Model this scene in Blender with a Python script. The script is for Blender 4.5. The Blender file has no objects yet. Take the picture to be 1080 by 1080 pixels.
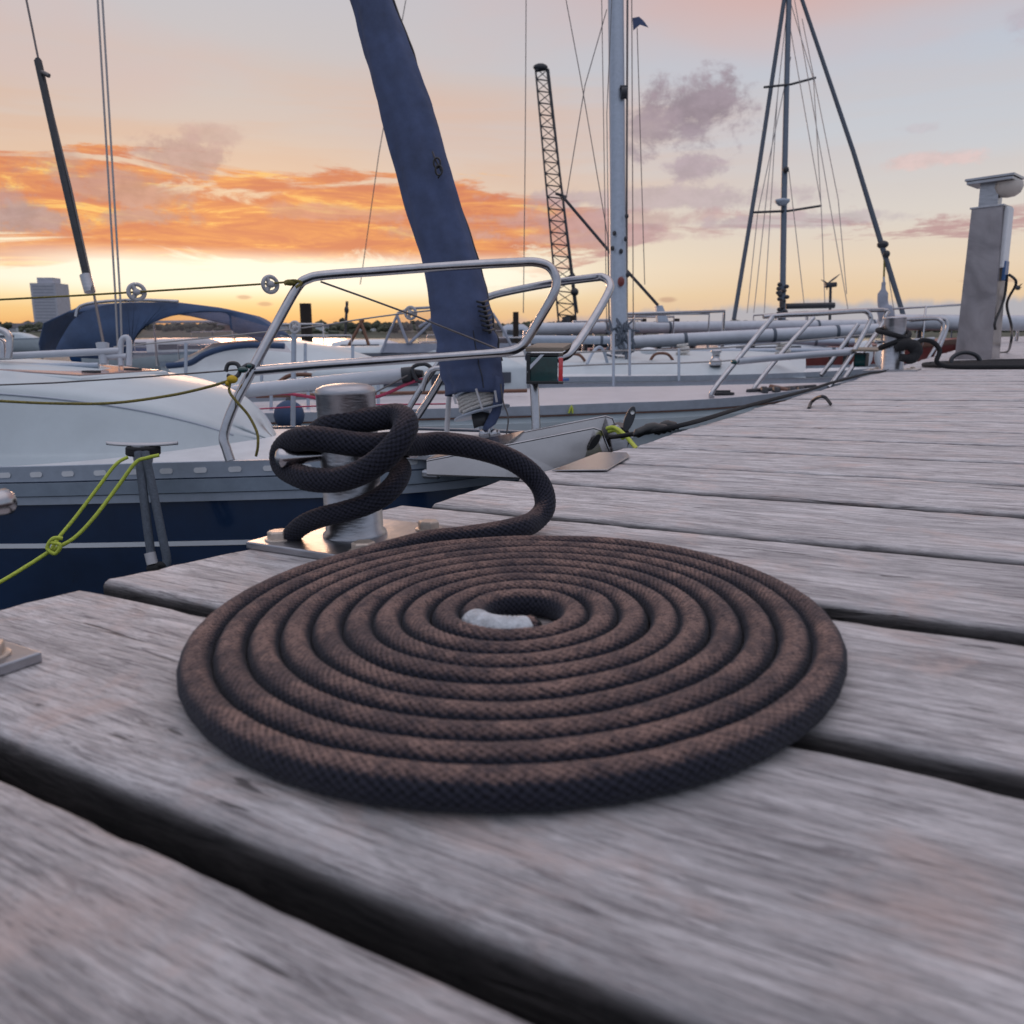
import bpy, math, random
import numpy as np
from mathutils import Vector, Matrix, noise

random.seed(7)
sc = bpy.context.scene
COL = bpy.data.collections.new('place'); sc.collection.children.link(COL)
R = math.radians

# ------------------------------------------------------------------ camera
F = 870.0                       # focal length in units of a 1080 wide picture
PITCH = math.atan(186 / F)
CAM = Vector((0, 0, 1.10))
cf = Vector((0, math.cos(PITCH), -math.sin(PITCH)))
cu = Vector((0, math.sin(PITCH), math.cos(PITCH)))
cr = Vector((1, 0, 0))


def P(x, y, d):
    """place a surveyed point: bearing read off the photograph, distance d in metres"""
    return CAM + (cr * ((x - 540) / F) - cu * ((y - 540) / F) + cf) * d


cd = bpy.data.cameras.new('camera'); cam = bpy.data.objects.new('camera', cd); COL.objects.link(cam)
cam.location = CAM; cam.rotation_euler = (R(90) - PITCH, 0, 0)
cd.sensor_width = 36; cd.lens = 36 * F / 1080; cd.clip_start = 0.02; cd.clip_end = 60000
cd.dof.use_dof = True; cd.dof.focus_distance = 1.3
cd.dof.aperture_fstop = (cd.lens / 1000) / 0.0027
sc.camera = cam

# jetty frame: it lies a little out of level
H = 0.20


def camv(v): return (cr * v[0] - cu * v[1] + cf * v[2])


_a = Vector((-1440, -135, F)); _b = Vector((540, -193, F))
_n = _a.cross(_b).normalized()
if _n.y < 0: _n = -_n
NW = camv(_n)                    # pointing down
E1 = -camv(_a).normalized()      # along the planks, to the right
E2 = -E1.cross(NW).normalized()
if E2.y < 0: E2 = -E2
UP = -NW
ORG = CAM + NW * H
DECK = Matrix(((E1.x, E2.x, UP.x, ORG.x), (E1.y, E2.y, UP.y, ORG.y), (E1.z, E2.z, UP.z, ORG.z), (0, 0, 0, 1)))


def D(s, t, h=0): return ORG + E1 * s + E2 * t + UP * h


def G(x, y, h=0):
    """point of the jetty surface (h above it) on the bearing x, y"""
    r = cr * ((x - 540) / F) - cu * ((y - 540) / F) + cf
    return CAM + r * ((H - h) / r.dot(NW))


def toST(p):
    q = p - ORG
    return q.dot(E1), q.dot(E2), q.dot(UP)


# ------------------------------------------------------------------ materials
def NT(name):
    m = bpy.data.materials.new(name); m.use_nodes = True
    nt = m.node_tree; b = nt.nodes['Principled BSDF']
    return m, nt, b


def mat(name, col, rough=.5, metal=0., var=.12, scale=12., bump=.0, bscale=60., spec=.5, stretch=(1, 1, 1), trans=0., alpha=1., rvar=.1, coat=0.):
    m, nt, b = NT(name); N = nt.nodes; Lk = nt.links
    tc = N.new('ShaderNodeTexCoord'); mp = N.new('ShaderNodeMapping'); mp.inputs['Scale'].default_value = stretch
    Lk.new(tc.outputs['Object'], mp.inputs['Vector'])
    n = N.new('ShaderNodeTexNoise'); n.inputs['Scale'].default_value = scale; n.inputs['Detail'].default_value = 8; n.inputs['Roughness'].default_value = .65
    Lk.new(mp.outputs[0], n.inputs['Vector'])
    mx = N.new('ShaderNodeMix'); mx.data_type = 'RGBA'
    mx.inputs['A'].default_value = (*[c * (1 - var) for c in col], 1); mx.inputs['B'].default_value = (*[min(1, c * (1 + var)) for c in col], 1)
    cr_ = N.new('ShaderNodeMapRange'); cr_.inputs['From Min'].default_value = .3; cr_.inputs['From Max'].default_value = .7
    Lk.new(n.outputs['Fac'], cr_.inputs['Value']); Lk.new(cr_.outputs[0], mx.inputs['Factor'])
    Lk.new(mx.outputs['Result'], b.inputs['Base Color'])
    mr = N.new('ShaderNodeMapRange'); mr.inputs['To Min'].default_value = max(0, rough - rvar); mr.inputs['To Max'].default_value = min(1, rough + rvar)
    Lk.new(n.outputs['Fac'], mr.inputs['Value']); Lk.new(mr.outputs[0], b.inputs['Roughness'])
    b.inputs['Metallic'].default_value = metal; b.inputs['Specular IOR Level'].default_value = spec
    b.inputs['Transmission Weight'].default_value = trans; b.inputs['Alpha'].default_value = alpha
    b.inputs['Coat Weight'].default_value = coat
    if bump:
        n2 = N.new('ShaderNodeTexNoise'); n2.inputs['Scale'].default_value = bscale; n2.inputs['Detail'].default_value = 6
        Lk.new(mp.outputs[0], n2.inputs['Vector'])
        bp = N.new('ShaderNodeBump'); bp.inputs['Strength'].default_value = bump; bp.inputs['Distance'].default_value = .004
        Lk.new(n2.outputs['Fac'], bp.inputs['Height']); Lk.new(bp.outputs[0], b.inputs['Normal'])
    return m


M = {}
M['steel'] = mat('stainless steel', (.40, .40, .42), .2, 1., .12, 40, .03, 300, rvar=.1)
M['bright'] = mat('polished stainless sheet', (.46, .43, .42), .22, 1., .10, 9, .05, 30, rvar=.08)
M['brushed'] = mat('brushed steel', (.38, .385, .41), .36, 1., .22, 14, .12, 90, stretch=(1, 1, 5))
M['bolt'] = mat('weathered steel bolt', (.50, .43, .37), .45, .55, .25, 60, .2, 200)
M['gel'] = mat('white gelcoat', (.45, .51, .54), .48, 0, .08, 5, .03, 24, coat=.05)
M['gel_deck'] = mat('non slip white deck', (.56, .58, .60), .6, 0, .10, 9, .2, 400)
M['gelpink'] = mat('pale deck paint', (.47, .45, .47), .5, 0, .10, 6, .15, 300)
M['navy'] = mat('navy hull paint', (.006, .022, .062), .18, 0, .35, 3, .01, 8, coat=.3)
M['white'] = mat('white paint', (.62, .65, .68), .35, 0, .06, 6)
M['alu'] = mat('anodised aluminium', (.34, .39, .46), .42, .35, .10, 30, .05, 200)
M['aluw'] = mat('pale painted spar', (.44, .47, .52), .35, .1, .10, 7, .03, 80)
M['rail_pale'] = mat('pale grey rail', (.36, .40, .46), .45, .1, .1, 20)
M['rub'] = mat('grey rubbing strake', (.22, .27, .33), .4, .1, .12, 18, .05, 100)
M['slot'] = mat('pale inner plate', (.66, .68, .70), .5, .0, .05, 30)
M['canvas'] = mat('navy canvas', (.052, .074, .150), .85, 0, .28, 14, .5, 600)
M['canvas2'] = mat('blue canvas', (.040, .072, .145), .85, 0, .22, 8, .35, 300)
M['greycanvas'] = mat('grey canvas', (.26, .28, .34), .8, 0, .14, 8, .3, 300)
M['black'] = mat('black plastic', (.015, .016, .018), .4, 0, .2, 30)
M['dark'] = mat('dark painted metal', (.035, .038, .045), .5, .3, .3, 30, .1, 90)
M['spar_dark'] = mat('grey painted mast', (.10, .13, .17), .4, .2, .15, 12)
M['wire'] = mat('rigging wire', (.13, .12, .12), .45, .7, .15, 80)
M['whitewire'] = mat('coated lifeline', (.30, .29, .29), .5, .1, .15, 80)
M['yellow'] = mat('yellow green cord', (.42, .50, .06), .7, 0, .3, 200, .4, 900)
M['yblack'] = mat('yellow and black cord', (.17, .14, .03), .7, 0, .7, 260, .4, 900)
M['greyrope'] = mat('grey rope', (.09, .11, .14), .85, 0, .3, 200, .6, 900)
M['pinkrope'] = mat('red line', (.50, .06, .13), .7, 0, .25, 150, .4, 900)
M['whiterope'] = mat('white rope', (.55, .53, .50), .8, 0, .3, 220, .6, 700)
M['plastic'] = mat('white plastic', (.42, .42, .44), .4, 0, .06, 20)
M['green'] = mat('green lens', (.002, .045, .045), .12, 0, .3, 30, coat=.5)
M['red'] = mat('red lens', (.75, .03, .05), .2, 0, .1, 30, coat=.5)
M['wood'] = mat('varnished wood', (.14, .06, .035), .4, 0, .35, 12, .1, 60, stretch=(1, 6, 6))
M['teak'] = mat('grey teak', (.22, .18, .14), .7, 0, .3, 12, .3, 60, stretch=(1, 6, 6))
M['redhull'] = mat('red brown hull paint', (.17, .035, .03), .35, 0, .2, 6)
M['orange'] = mat('rusty timber', (.17, .075, .04), .5, 0, .2, 6)
M['bluepaint'] = mat('blue paint', (.03, .10, .26), .35, 0, .15, 6)
M['tape'] = mat('white whipping tape', (.46, .49, .52), .55, 0, .35, 90, .6, 420)
M['black_rope'] = mat('black rope', (.016, .017, .02), .9, 0, .4, 220, .8, 700)
M['concrete'] = mat('hazed concrete', (.42, .43, .48), .8, 0, .12, .4, 0)  # distance haze mixed into the colour, paler and bluer
M['towerglass'] = mat('tower window band', (.28, .30, .35), .5, 0, .1, 2)
M['brick'] = mat('dull brick', (.20, .13, .11), .8, 0, .2, .5, 0)
M['roof'] = mat('slate roof', (.09, .09, .11), .8, 0, .2, .5, 0)
M['pane'] = mat('dark window', (.05, .06, .08), .2, 0, .1, 5)
M['gull'] = mat('gull plumage', (.10, .10, .11), .8, 0, .3, 20)
M['pile'] = mat('dark timber pile', (.03, .022, .018), .9, 0, .4, 6, .5, 40, stretch=(6, 6, 1))
M['hatch'] = mat('sky tinted hatch acrylic', (.46, .31, .28), .22, 0, .08, 10, coat=.4)  # pink of the reflected sky put into the base colour


def vinyl():
    m, nt, b = NT('clear vinyl window'); N = nt.nodes; Lk = nt.links
    tr = N.new('ShaderNodeBsdfTransparent'); tr.inputs[0].default_value = (.95, .88, .88, 1)
    b.inputs['Base Color'].default_value = (.45, .36, .38, 1); b.inputs['Roughness'].default_value = .25
    n = N.new('ShaderNodeTexNoise'); n.inputs['Scale'].default_value = 5; n.inputs['Detail'].default_value = 5
    mr = N.new('ShaderNodeMapRange'); mr.inputs['To Min'].default_value = .06; mr.inputs['To Max'].default_value = .30
    Lk.new(n.outputs['Fac'], mr.inputs['Value'])
    mx = N.new('ShaderNodeMixShader'); Lk.new(mr.outputs[0], mx.inputs[0])
    Lk.new(tr.outputs[0], mx.inputs[1]); Lk.new(b.outputs[0], mx.inputs[2])
    Lk.new(mx.outputs[0], nt.nodes['Material Output'].inputs[0])
    return m


M['vinyl'] = vinyl()


def wood_deck():
    m, nt, b = NT('weathered jetty timber'); N = nt.nodes; Lk = nt.links

    def n(t, **k):
        o = N.new(t)
        for a, v in k.items(): o.inputs[a].default_value = v
        return o
    uv = N.new('ShaderNodeAttribute'); uv.attribute_name = 'grain'

    def tex(sx, sy, detail=8, rough=.6, dist=0., w=0.):
        mp = n('ShaderNodeMapping'); mp.inputs['Scale'].default_value = (sx, sy, 1); mp.inputs['Location'].default_value = (w, w * 1.7, w)
        Lk.new(uv.outputs['Vector'], mp.inputs['Vector'])
        t = n('ShaderNodeTexNoise', Scale=1., Detail=detail, Roughness=rough, Distortion=dist)
        Lk.new(mp.outputs[0], t.inputs['Vector']); return t.outputs['Fac']

    def math_(op, a, b_=None, clamp=False):
        o = N.new('ShaderNodeMath'); o.operation = op; o.use_clamp = clamp
        for i, v in enumerate((a, b_)):
            if v is None: continue
            if isinstance(v, (int, float)): o.inputs[i].default_value = v
            else: Lk.new(v, o.inputs[i])
        return o.outputs[0]

    def rng(v, a, c, lo=0., hi=1.):
        o = N.new('ShaderNodeMapRange'); o.interpolation_type = 'SMOOTHSTEP'
        for k, q in zip(('From Min', 'From Max', 'To Min', 'To Max'), (a, c, lo, hi)): o.inputs[k].default_value = q
        Lk.new(v, o.inputs['Value']); return o.outputs[0]

    def mix(f, a, b_):
        o = N.new('ShaderNodeMix'); o.data_type = 'RGBA'
        if isinstance(f, float): o.inputs['Factor'].default_value = f
        else: Lk.new(f, o.inputs['Factor'])
        for k, v in (('A', a), ('B', b_)):
            if isinstance(v, tuple): o.inputs[k].default_value = (*v, 1)
            else: Lk.new(v, o.inputs[k])
        return o.outputs['Result']
    grain = tex(11, 190, 10, .78, .9)
    fine = tex(30, 560, 7, .75, .3, 3.)
    broad = tex(7, 30, 9, .75, .8, 9.); spk = tex(38, 420, 5, .7, .3, 21.)
    patch = tex(9, 12, 10, .68, .6, 5.)
    crack = tex(6.5, 85, 5, .55, 1.4, 14.)
    c1 = mix(rng(broad, .33, .66), (.36, .35, .36), (.74, .72, .73))
    c2 = mix(rng(grain, .33, .54), (.17, .158, .165), c1)
    c3 = mix(rng(patch, .50, .70, 0, .75), c2, (.60, .48, .445))
    c4 = mix(rng(fine, .36, .50, .55, 0.), c3, (.10, .095, .10))
    c4 = mix(rng(spk, .50, .66, 0, .55), c4, (.52, .47, .47))
    c4 = mix(rng(spk, .32, .44, .5, 0), c4, (.11, .10, .105))
    ck = rng(crack, .29, .345, 1, 0)
    c5 = mix(math_('MULTIPLY', ck, .75), c4, (.05, .046, .048))
    vo = n('ShaderNodeTexVoronoi', Scale=1., Randomness=1.)
    mpv = n('ShaderNodeMapping'); mpv.inputs['Scale'].default_value = (3.0, 9.0, 1); Lk.new(uv.outputs['Vector'], mpv.inputs['Vector'])
    mdv = N.new('ShaderNodeVectorMath'); mdv.operation = 'ADD'; ns = n('ShaderNodeTexNoise', Scale=30., Detail=4.); Lk.new(uv.outputs['Vector'], ns.inputs['Vector'])
    sc_ = N.new('ShaderNodeVectorMath'); sc_.operation = 'SCALE'; sc_.inputs['Scale'].default_value = .12; Lk.new(ns.outputs['Color'], sc_.inputs[0])
    Lk.new(mpv.outputs[0], mdv.inputs[0]); Lk.new(sc_.outputs[0], mdv.inputs[1]); Lk.new(mdv.outputs[0], vo.inputs['Vector'])
    spx = N.new('ShaderNodeSeparateColor'); Lk.new(vo.outputs['Color'], spx.inputs[0])
    kn = math_('MULTIPLY', rng(vo.outputs['Distance'], .05, .12, 1, 0), rng(spx.outputs[0], .90, .92))
    c5 = mix(math_('MULTIPLY', kn, .8), c5, (.11, .085, .075))
    # side and end grain faces painted dark to stand for shade in the gaps
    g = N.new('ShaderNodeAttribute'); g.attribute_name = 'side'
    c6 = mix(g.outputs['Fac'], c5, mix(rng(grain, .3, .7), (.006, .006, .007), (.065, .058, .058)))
    Lk.new(c6, b.inputs['Base Color'])
    Lk.new(rng(grain, .3, .7, .9, .62), b.inputs['Roughness']); b.inputs['Specular IOR Level'].default_value = .35
    h = math_('ADD', math_('MULTIPLY', grain, .7), math_('MULTIPLY', fine, .35))
    h = math_('SUBTRACT', h, math_('MULTIPLY', ck, .6))
    h = math_('ADD', h, math_('MULTIPLY', broad, .6))
    bp = n('ShaderNodeBump', Strength=1., Distance=.0030); Lk.new(h, bp.inputs['Height']); Lk.new(bp.outputs[0], b.inputs['Normal'])
    return m


M['deck'] = wood_deck()


def rope_mat():
    m, nt, b = NT('black braided rope'); N = nt.nodes; Lk = nt.links
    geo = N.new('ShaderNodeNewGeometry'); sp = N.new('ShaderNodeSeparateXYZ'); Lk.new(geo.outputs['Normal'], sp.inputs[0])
    at = N.new('ShaderNodeAttribute'); at.attribute_name = 'braid'
    brown_tint = N.new('ShaderNodeAttribute'); brown_tint.attribute_name = 'brown_tint'
    tc = N.new('ShaderNodeTexCoord')
    n = N.new('ShaderNodeTexNoise'); n.inputs['Scale'].default_value = 900; n.inputs['Detail'].default_value = 5; n.inputs['Roughness'].default_value = .8
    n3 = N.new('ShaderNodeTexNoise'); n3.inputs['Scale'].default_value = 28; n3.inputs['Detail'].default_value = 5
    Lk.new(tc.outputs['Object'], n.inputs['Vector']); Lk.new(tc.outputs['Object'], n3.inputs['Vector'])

    def rng(v, a, c, lo=0., hi=1.):
        o = N.new('ShaderNodeMapRange'); o.interpolation_type = 'SMOOTHSTEP'
        for k, q in zip(('From Min', 'From Max', 'To Min', 'To Max'), (a, c, lo, hi)): o.inputs[k].default_value = q
        Lk.new(v, o.inputs['Value']); return o.outputs[0]

    def mul(a, b_):
        o = N.new('ShaderNodeMath'); o.operation = 'MULTIPLY'; Lk.new(a, o.inputs[0]); Lk.new(b_, o.inputs[1]); return o.outputs[0]

    def mix(f, a, b_):
        o = N.new('ShaderNodeMix'); o.data_type = 'RGBA'; Lk.new(f, o.inputs['Factor'])
        for k, v in (('A', a), ('B', b_)):
            if isinstance(v, tuple): o.inputs[k].default_value = (*v, 1)
            else: Lk.new(v, o.inputs[k])
        return o.outputs['Result']
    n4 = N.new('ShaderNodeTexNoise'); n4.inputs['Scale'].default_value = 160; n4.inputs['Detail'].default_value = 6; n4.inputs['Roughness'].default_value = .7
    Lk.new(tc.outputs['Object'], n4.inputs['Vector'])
    base = mix(rng(at.outputs['Fac'], .15, .9), (.003, .0035, .006), (.026, .028, .042))
    base = mix(rng(n.outputs['Fac'], .5, .75, 0, .5), base, (.09, .085, .095))
    top = rng(sp.outputs['Z'], .60, .96)  # upward facing surface turns brown
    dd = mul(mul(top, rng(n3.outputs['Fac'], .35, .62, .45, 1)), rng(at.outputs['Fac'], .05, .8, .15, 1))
    dd = mul(dd, brown_tint.outputs['Fac']); dd = mul(dd, rng(n4.outputs['Fac'], .32, .60, .30, 1))
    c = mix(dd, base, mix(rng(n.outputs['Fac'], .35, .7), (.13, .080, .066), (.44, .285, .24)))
    Lk.new(c, b.inputs['Base Color']); b.inputs['Roughness'].default_value = .92; b.inputs['Specular IOR Level'].default_value = .15
    b.inputs['Sheen Weight'].default_value = .08; b.inputs['Sheen Roughness'].default_value = .4
    bp = N.new('ShaderNodeBump'); bp.inputs['Strength'].default_value = .7; bp.inputs['Distance'].default_value = .0008
    Lk.new(n.outputs['Fac'], bp.inputs['Height']); Lk.new(bp.outputs[0], b.inputs['Normal'])
    return m


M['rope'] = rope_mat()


def water():
    m, nt, b = NT('harbour water'); N = nt.nodes; Lk = nt.links
    b.inputs['Base Color'].default_value = (.03, .04, .05, 1); b.inputs['Roughness'].default_value = .12
    b.inputs['IOR'].default_value = 1.33
    tc = N.new('ShaderNodeTexCoord'); mp = N.new('ShaderNodeMapping'); mp.inputs['Scale'].default_value = (.6, 1, 1)
    Lk.new(tc.outputs['Object'], mp.inputs['Vector'])
    n = N.new('ShaderNodeTexNoise'); n.inputs['Scale'].default_value = 1.6; n.inputs['Detail'].default_value = 6
    Lk.new(mp.outputs[0], n.inputs['Vector'])
    bp = N.new('ShaderNodeBump'); bp.inputs['Strength'].default_value = .5; bp.inputs['Distance'].default_value = .05
    Lk.new(n.outputs['Fac'], bp.inputs['Height']); Lk.new(bp.outputs[0], b.inputs['Normal'])
    return m


M['water'] = water()
M['land'] = mat('scrubby shore', (.07, .075, .05), .95, 0, .35, .05, 0)
M['trees'] = mat('distant woodland', (.060, .068, .045), .95, 0, .5, .08, 0)


# ------------------------------------------------------------------ mesh builder (world coordinates)
class MB:
    def __init__(s): s.v = []; s.f = []; s.sm = []

    def add(s, verts, faces, smooth=True):
        o = len(s.v); s.v += [tuple(v) for v in verts]
        s.f += [tuple(i + o for i in f) for f in faces]; s.sm += [smooth] * len(faces); return s

    def box(s, c, ax, size):
        x, y, z = [a * (k / 2) for a, k in zip(ax, size)]
        vs = [c + x * i + y * j + z * k for i in (-1, 1) for j in (-1, 1) for k in (-1, 1)]
        s.add(vs, [(0, 1, 3, 2), (4, 6, 7, 5), (0, 4, 5, 1), (2, 3, 7, 6), (0, 2, 6, 4), (1, 5, 7, 3)], False); return s

    def tube(s, pts, r, seg=12, smooth_path=0, caps=True, flat=1.):
        if smooth_path: pts = spline(pts, smooth_path)
        n = len(pts); rs = r if isinstance(r, (list, tuple)) else [r] * n
        if len(rs) != n: rs = [rs[min(len(rs) - 1, int(i * (len(rs) - 1) / (n - 1) + .5))] for i in range(n)]
        T = []
        for i in range(n):
            t = pts[min(n - 1, i + 1)] - pts[max(0, i - 1)]
            T.append(t.normalized() if t.length > 1e-9 else Vector((0, 0, 1)))
        ref = Vector((0, 0, 1)) if abs(T[0].z) < .9 else Vector((1, 0, 0))
        u = (ref - T[0] * ref.dot(T[0])).normalized()
        vs = []
        for i in range(n):
            u = (u - T[i] * u.dot(T[i])).normalized(); w = T[i].cross(u)
            for k in range(seg):
                a = 2 * math.pi * k / seg
                vs.append(pts[i] + (u * math.cos(a) * flat + w * math.sin(a)) * rs[i])
        fs = [(i * seg + k, i * seg + (k + 1) % seg, (i + 1) * seg + (k + 1) % seg, (i + 1) * seg + k) for i in range(n - 1) for k in range(seg)]
        s.add(vs, fs)
        if caps:
            s.add(vs[:seg], [tuple(range(seg))[::-1]], False); s.add(vs[-seg:], [tuple(range(seg))], False)
        return s

    def lathe(s, c, axis, prof, seg=32):
        axis = axis.normalized(); ref = Vector((1, 0, 0)) if abs(axis.x) < .9 else Vector((0, 1, 0))
        u = (ref - axis * ref.dot(axis)).normalized(); w = axis.cross(u)
        vs = [c + axis * h + (u * math.cos(2 * math.pi * k / seg) + w * math.sin(2 * math.pi * k / seg)) * max(r, 1e-5) for r, h in prof for k in range(seg)]
        n = len(prof)
        fs = [(i * seg + k, i * seg + (k + 1) % seg, (i + 1) * seg + (k + 1) % seg, (i + 1) * seg + k) for i in range(n - 1) for k in range(seg)]
        return s.add(vs, fs)

    def grid(s, rows, smooth=True):
        n = len(rows); m = len(rows[0])
        return s.add([v for r in rows for v in r], [(i * m + j, i * m + j + 1, (i + 1) * m + j + 1, (i + 1) * m + j) for i in range(n - 1) for j in range(m - 1)], smooth)

    def prism(s, pts, off):
        n = len(pts); vs = list(pts) + [p + off for p in pts]
        fs = [tuple(range(n)), tuple(range(n, 2 * n))[::-1]] + [(i, (i + 1) % n, n + (i + 1) % n, n + i) for i in range(n)]
        return s.add(vs, fs, False)

    def ball(s, c, r, seg=14, sq=(1, 1, 1)):
        pr = [(math.sin(math.pi * i / 8), -math.cos(math.pi * i / 8)) for i in range(9)]
        vs = [c + Vector((math.cos(2 * math.pi * k / seg) * a * sq[0], math.sin(2 * math.pi * k / seg) * a * sq[1], b * sq[2])) * r for a, b in pr for k in range(seg)]
        return s.add(vs, [(i * seg + k, i * seg + (k + 1) % seg, (i + 1) * seg + (k + 1) % seg, (i + 1) * seg + k) for i in range(8) for k in range(seg)])

    def build(s, name, m, root=None, bevel=0, org=None, weld=False):
        me = bpy.data.meshes.new(name)
        if root is not None: org = ROOTLOC[root.name]
        if org is None:
            org = Vector((sum(v[0] for v in s.v) / len(s.v), sum(v[1] for v in s.v) / len(s.v), min(v[2] for v in s.v)))
        me.from_pydata([tuple(Vector(v) - org) for v in s.v], [], s.f)
        me.polygons.foreach_set('use_smooth', s.sm)
        me.materials.append(m); me.update()
        import bmesh
        bm = bmesh.new(); bm.from_mesh(me); bmesh.ops.recalc_face_normals(bm, faces=bm.faces); bm.to_mesh(me); bm.free()
        o = bpy.data.objects.new(name, me); COL.objects.link(o)
        if root is not None: o.parent = root; ROOTLOC[o.name] = ROOTLOC[root.name]
        else: o.location = org; ROOTLOC[o.name] = org.copy()
        if bevel:
            md = o.modifiers.new('bevel', 'BEVEL'); md.width = bevel; md.segments = 2; md.limit_method = 'ANGLE'; md.harden_normals = False
        return o


ROOTLOC = {}


def spline(pts, k=6):
    out = []; n = len(pts)
    for i in range(n - 1):
        p0 = pts[max(0, i - 1)]; p1 = pts[i]; p2 = pts[i + 1]; p3 = pts[min(n - 1, i + 2)]
        for j in range(k):
            t = j / k
            out.append(.5 * ((2 * p1) + (p2 - p0) * t + (2 * p0 - 5 * p1 + 4 * p2 - p3) * t * t + (3 * p1 - p0 - 3 * p2 + p3) * t ** 3))
    out.append(pts[-1]); return out


def tag(o, label=None, cat=None, group=None, kind=None):
    if label: o['label'] = label
    if cat: o['category'] = cat
    if group: o['group'] = group
    if kind: o['kind'] = kind
    return o


def root(name, loc, label, cat, group=None):
    o = bpy.data.objects.new(name, None); COL.objects.link(o); o.location = loc; o.empty_display_size = .1
    ROOTLOC[o.name] = Vector(loc); return tag(o, label, cat, group)


def copy_tree(o, parent=None):
    c = o.copy(); COL.objects.link(c); c.parent = parent
    for ch in [x for x in list(bpy.data.objects) if x.parent == o]: copy_tree(ch, c)
    return c


WX, WY, WZ = Vector((1, 0, 0)), Vector((0, 1, 0)), Vector((0, 0, 1))


def sag(a, b, k=.02, n=8):
    return [a.lerp(b, i / n) - WZ * k * 4 * (i / n) * (1 - i / n) for i in range(n + 1)]


# ------------------------------------------------------------------ jetty
K = H / .22


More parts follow.
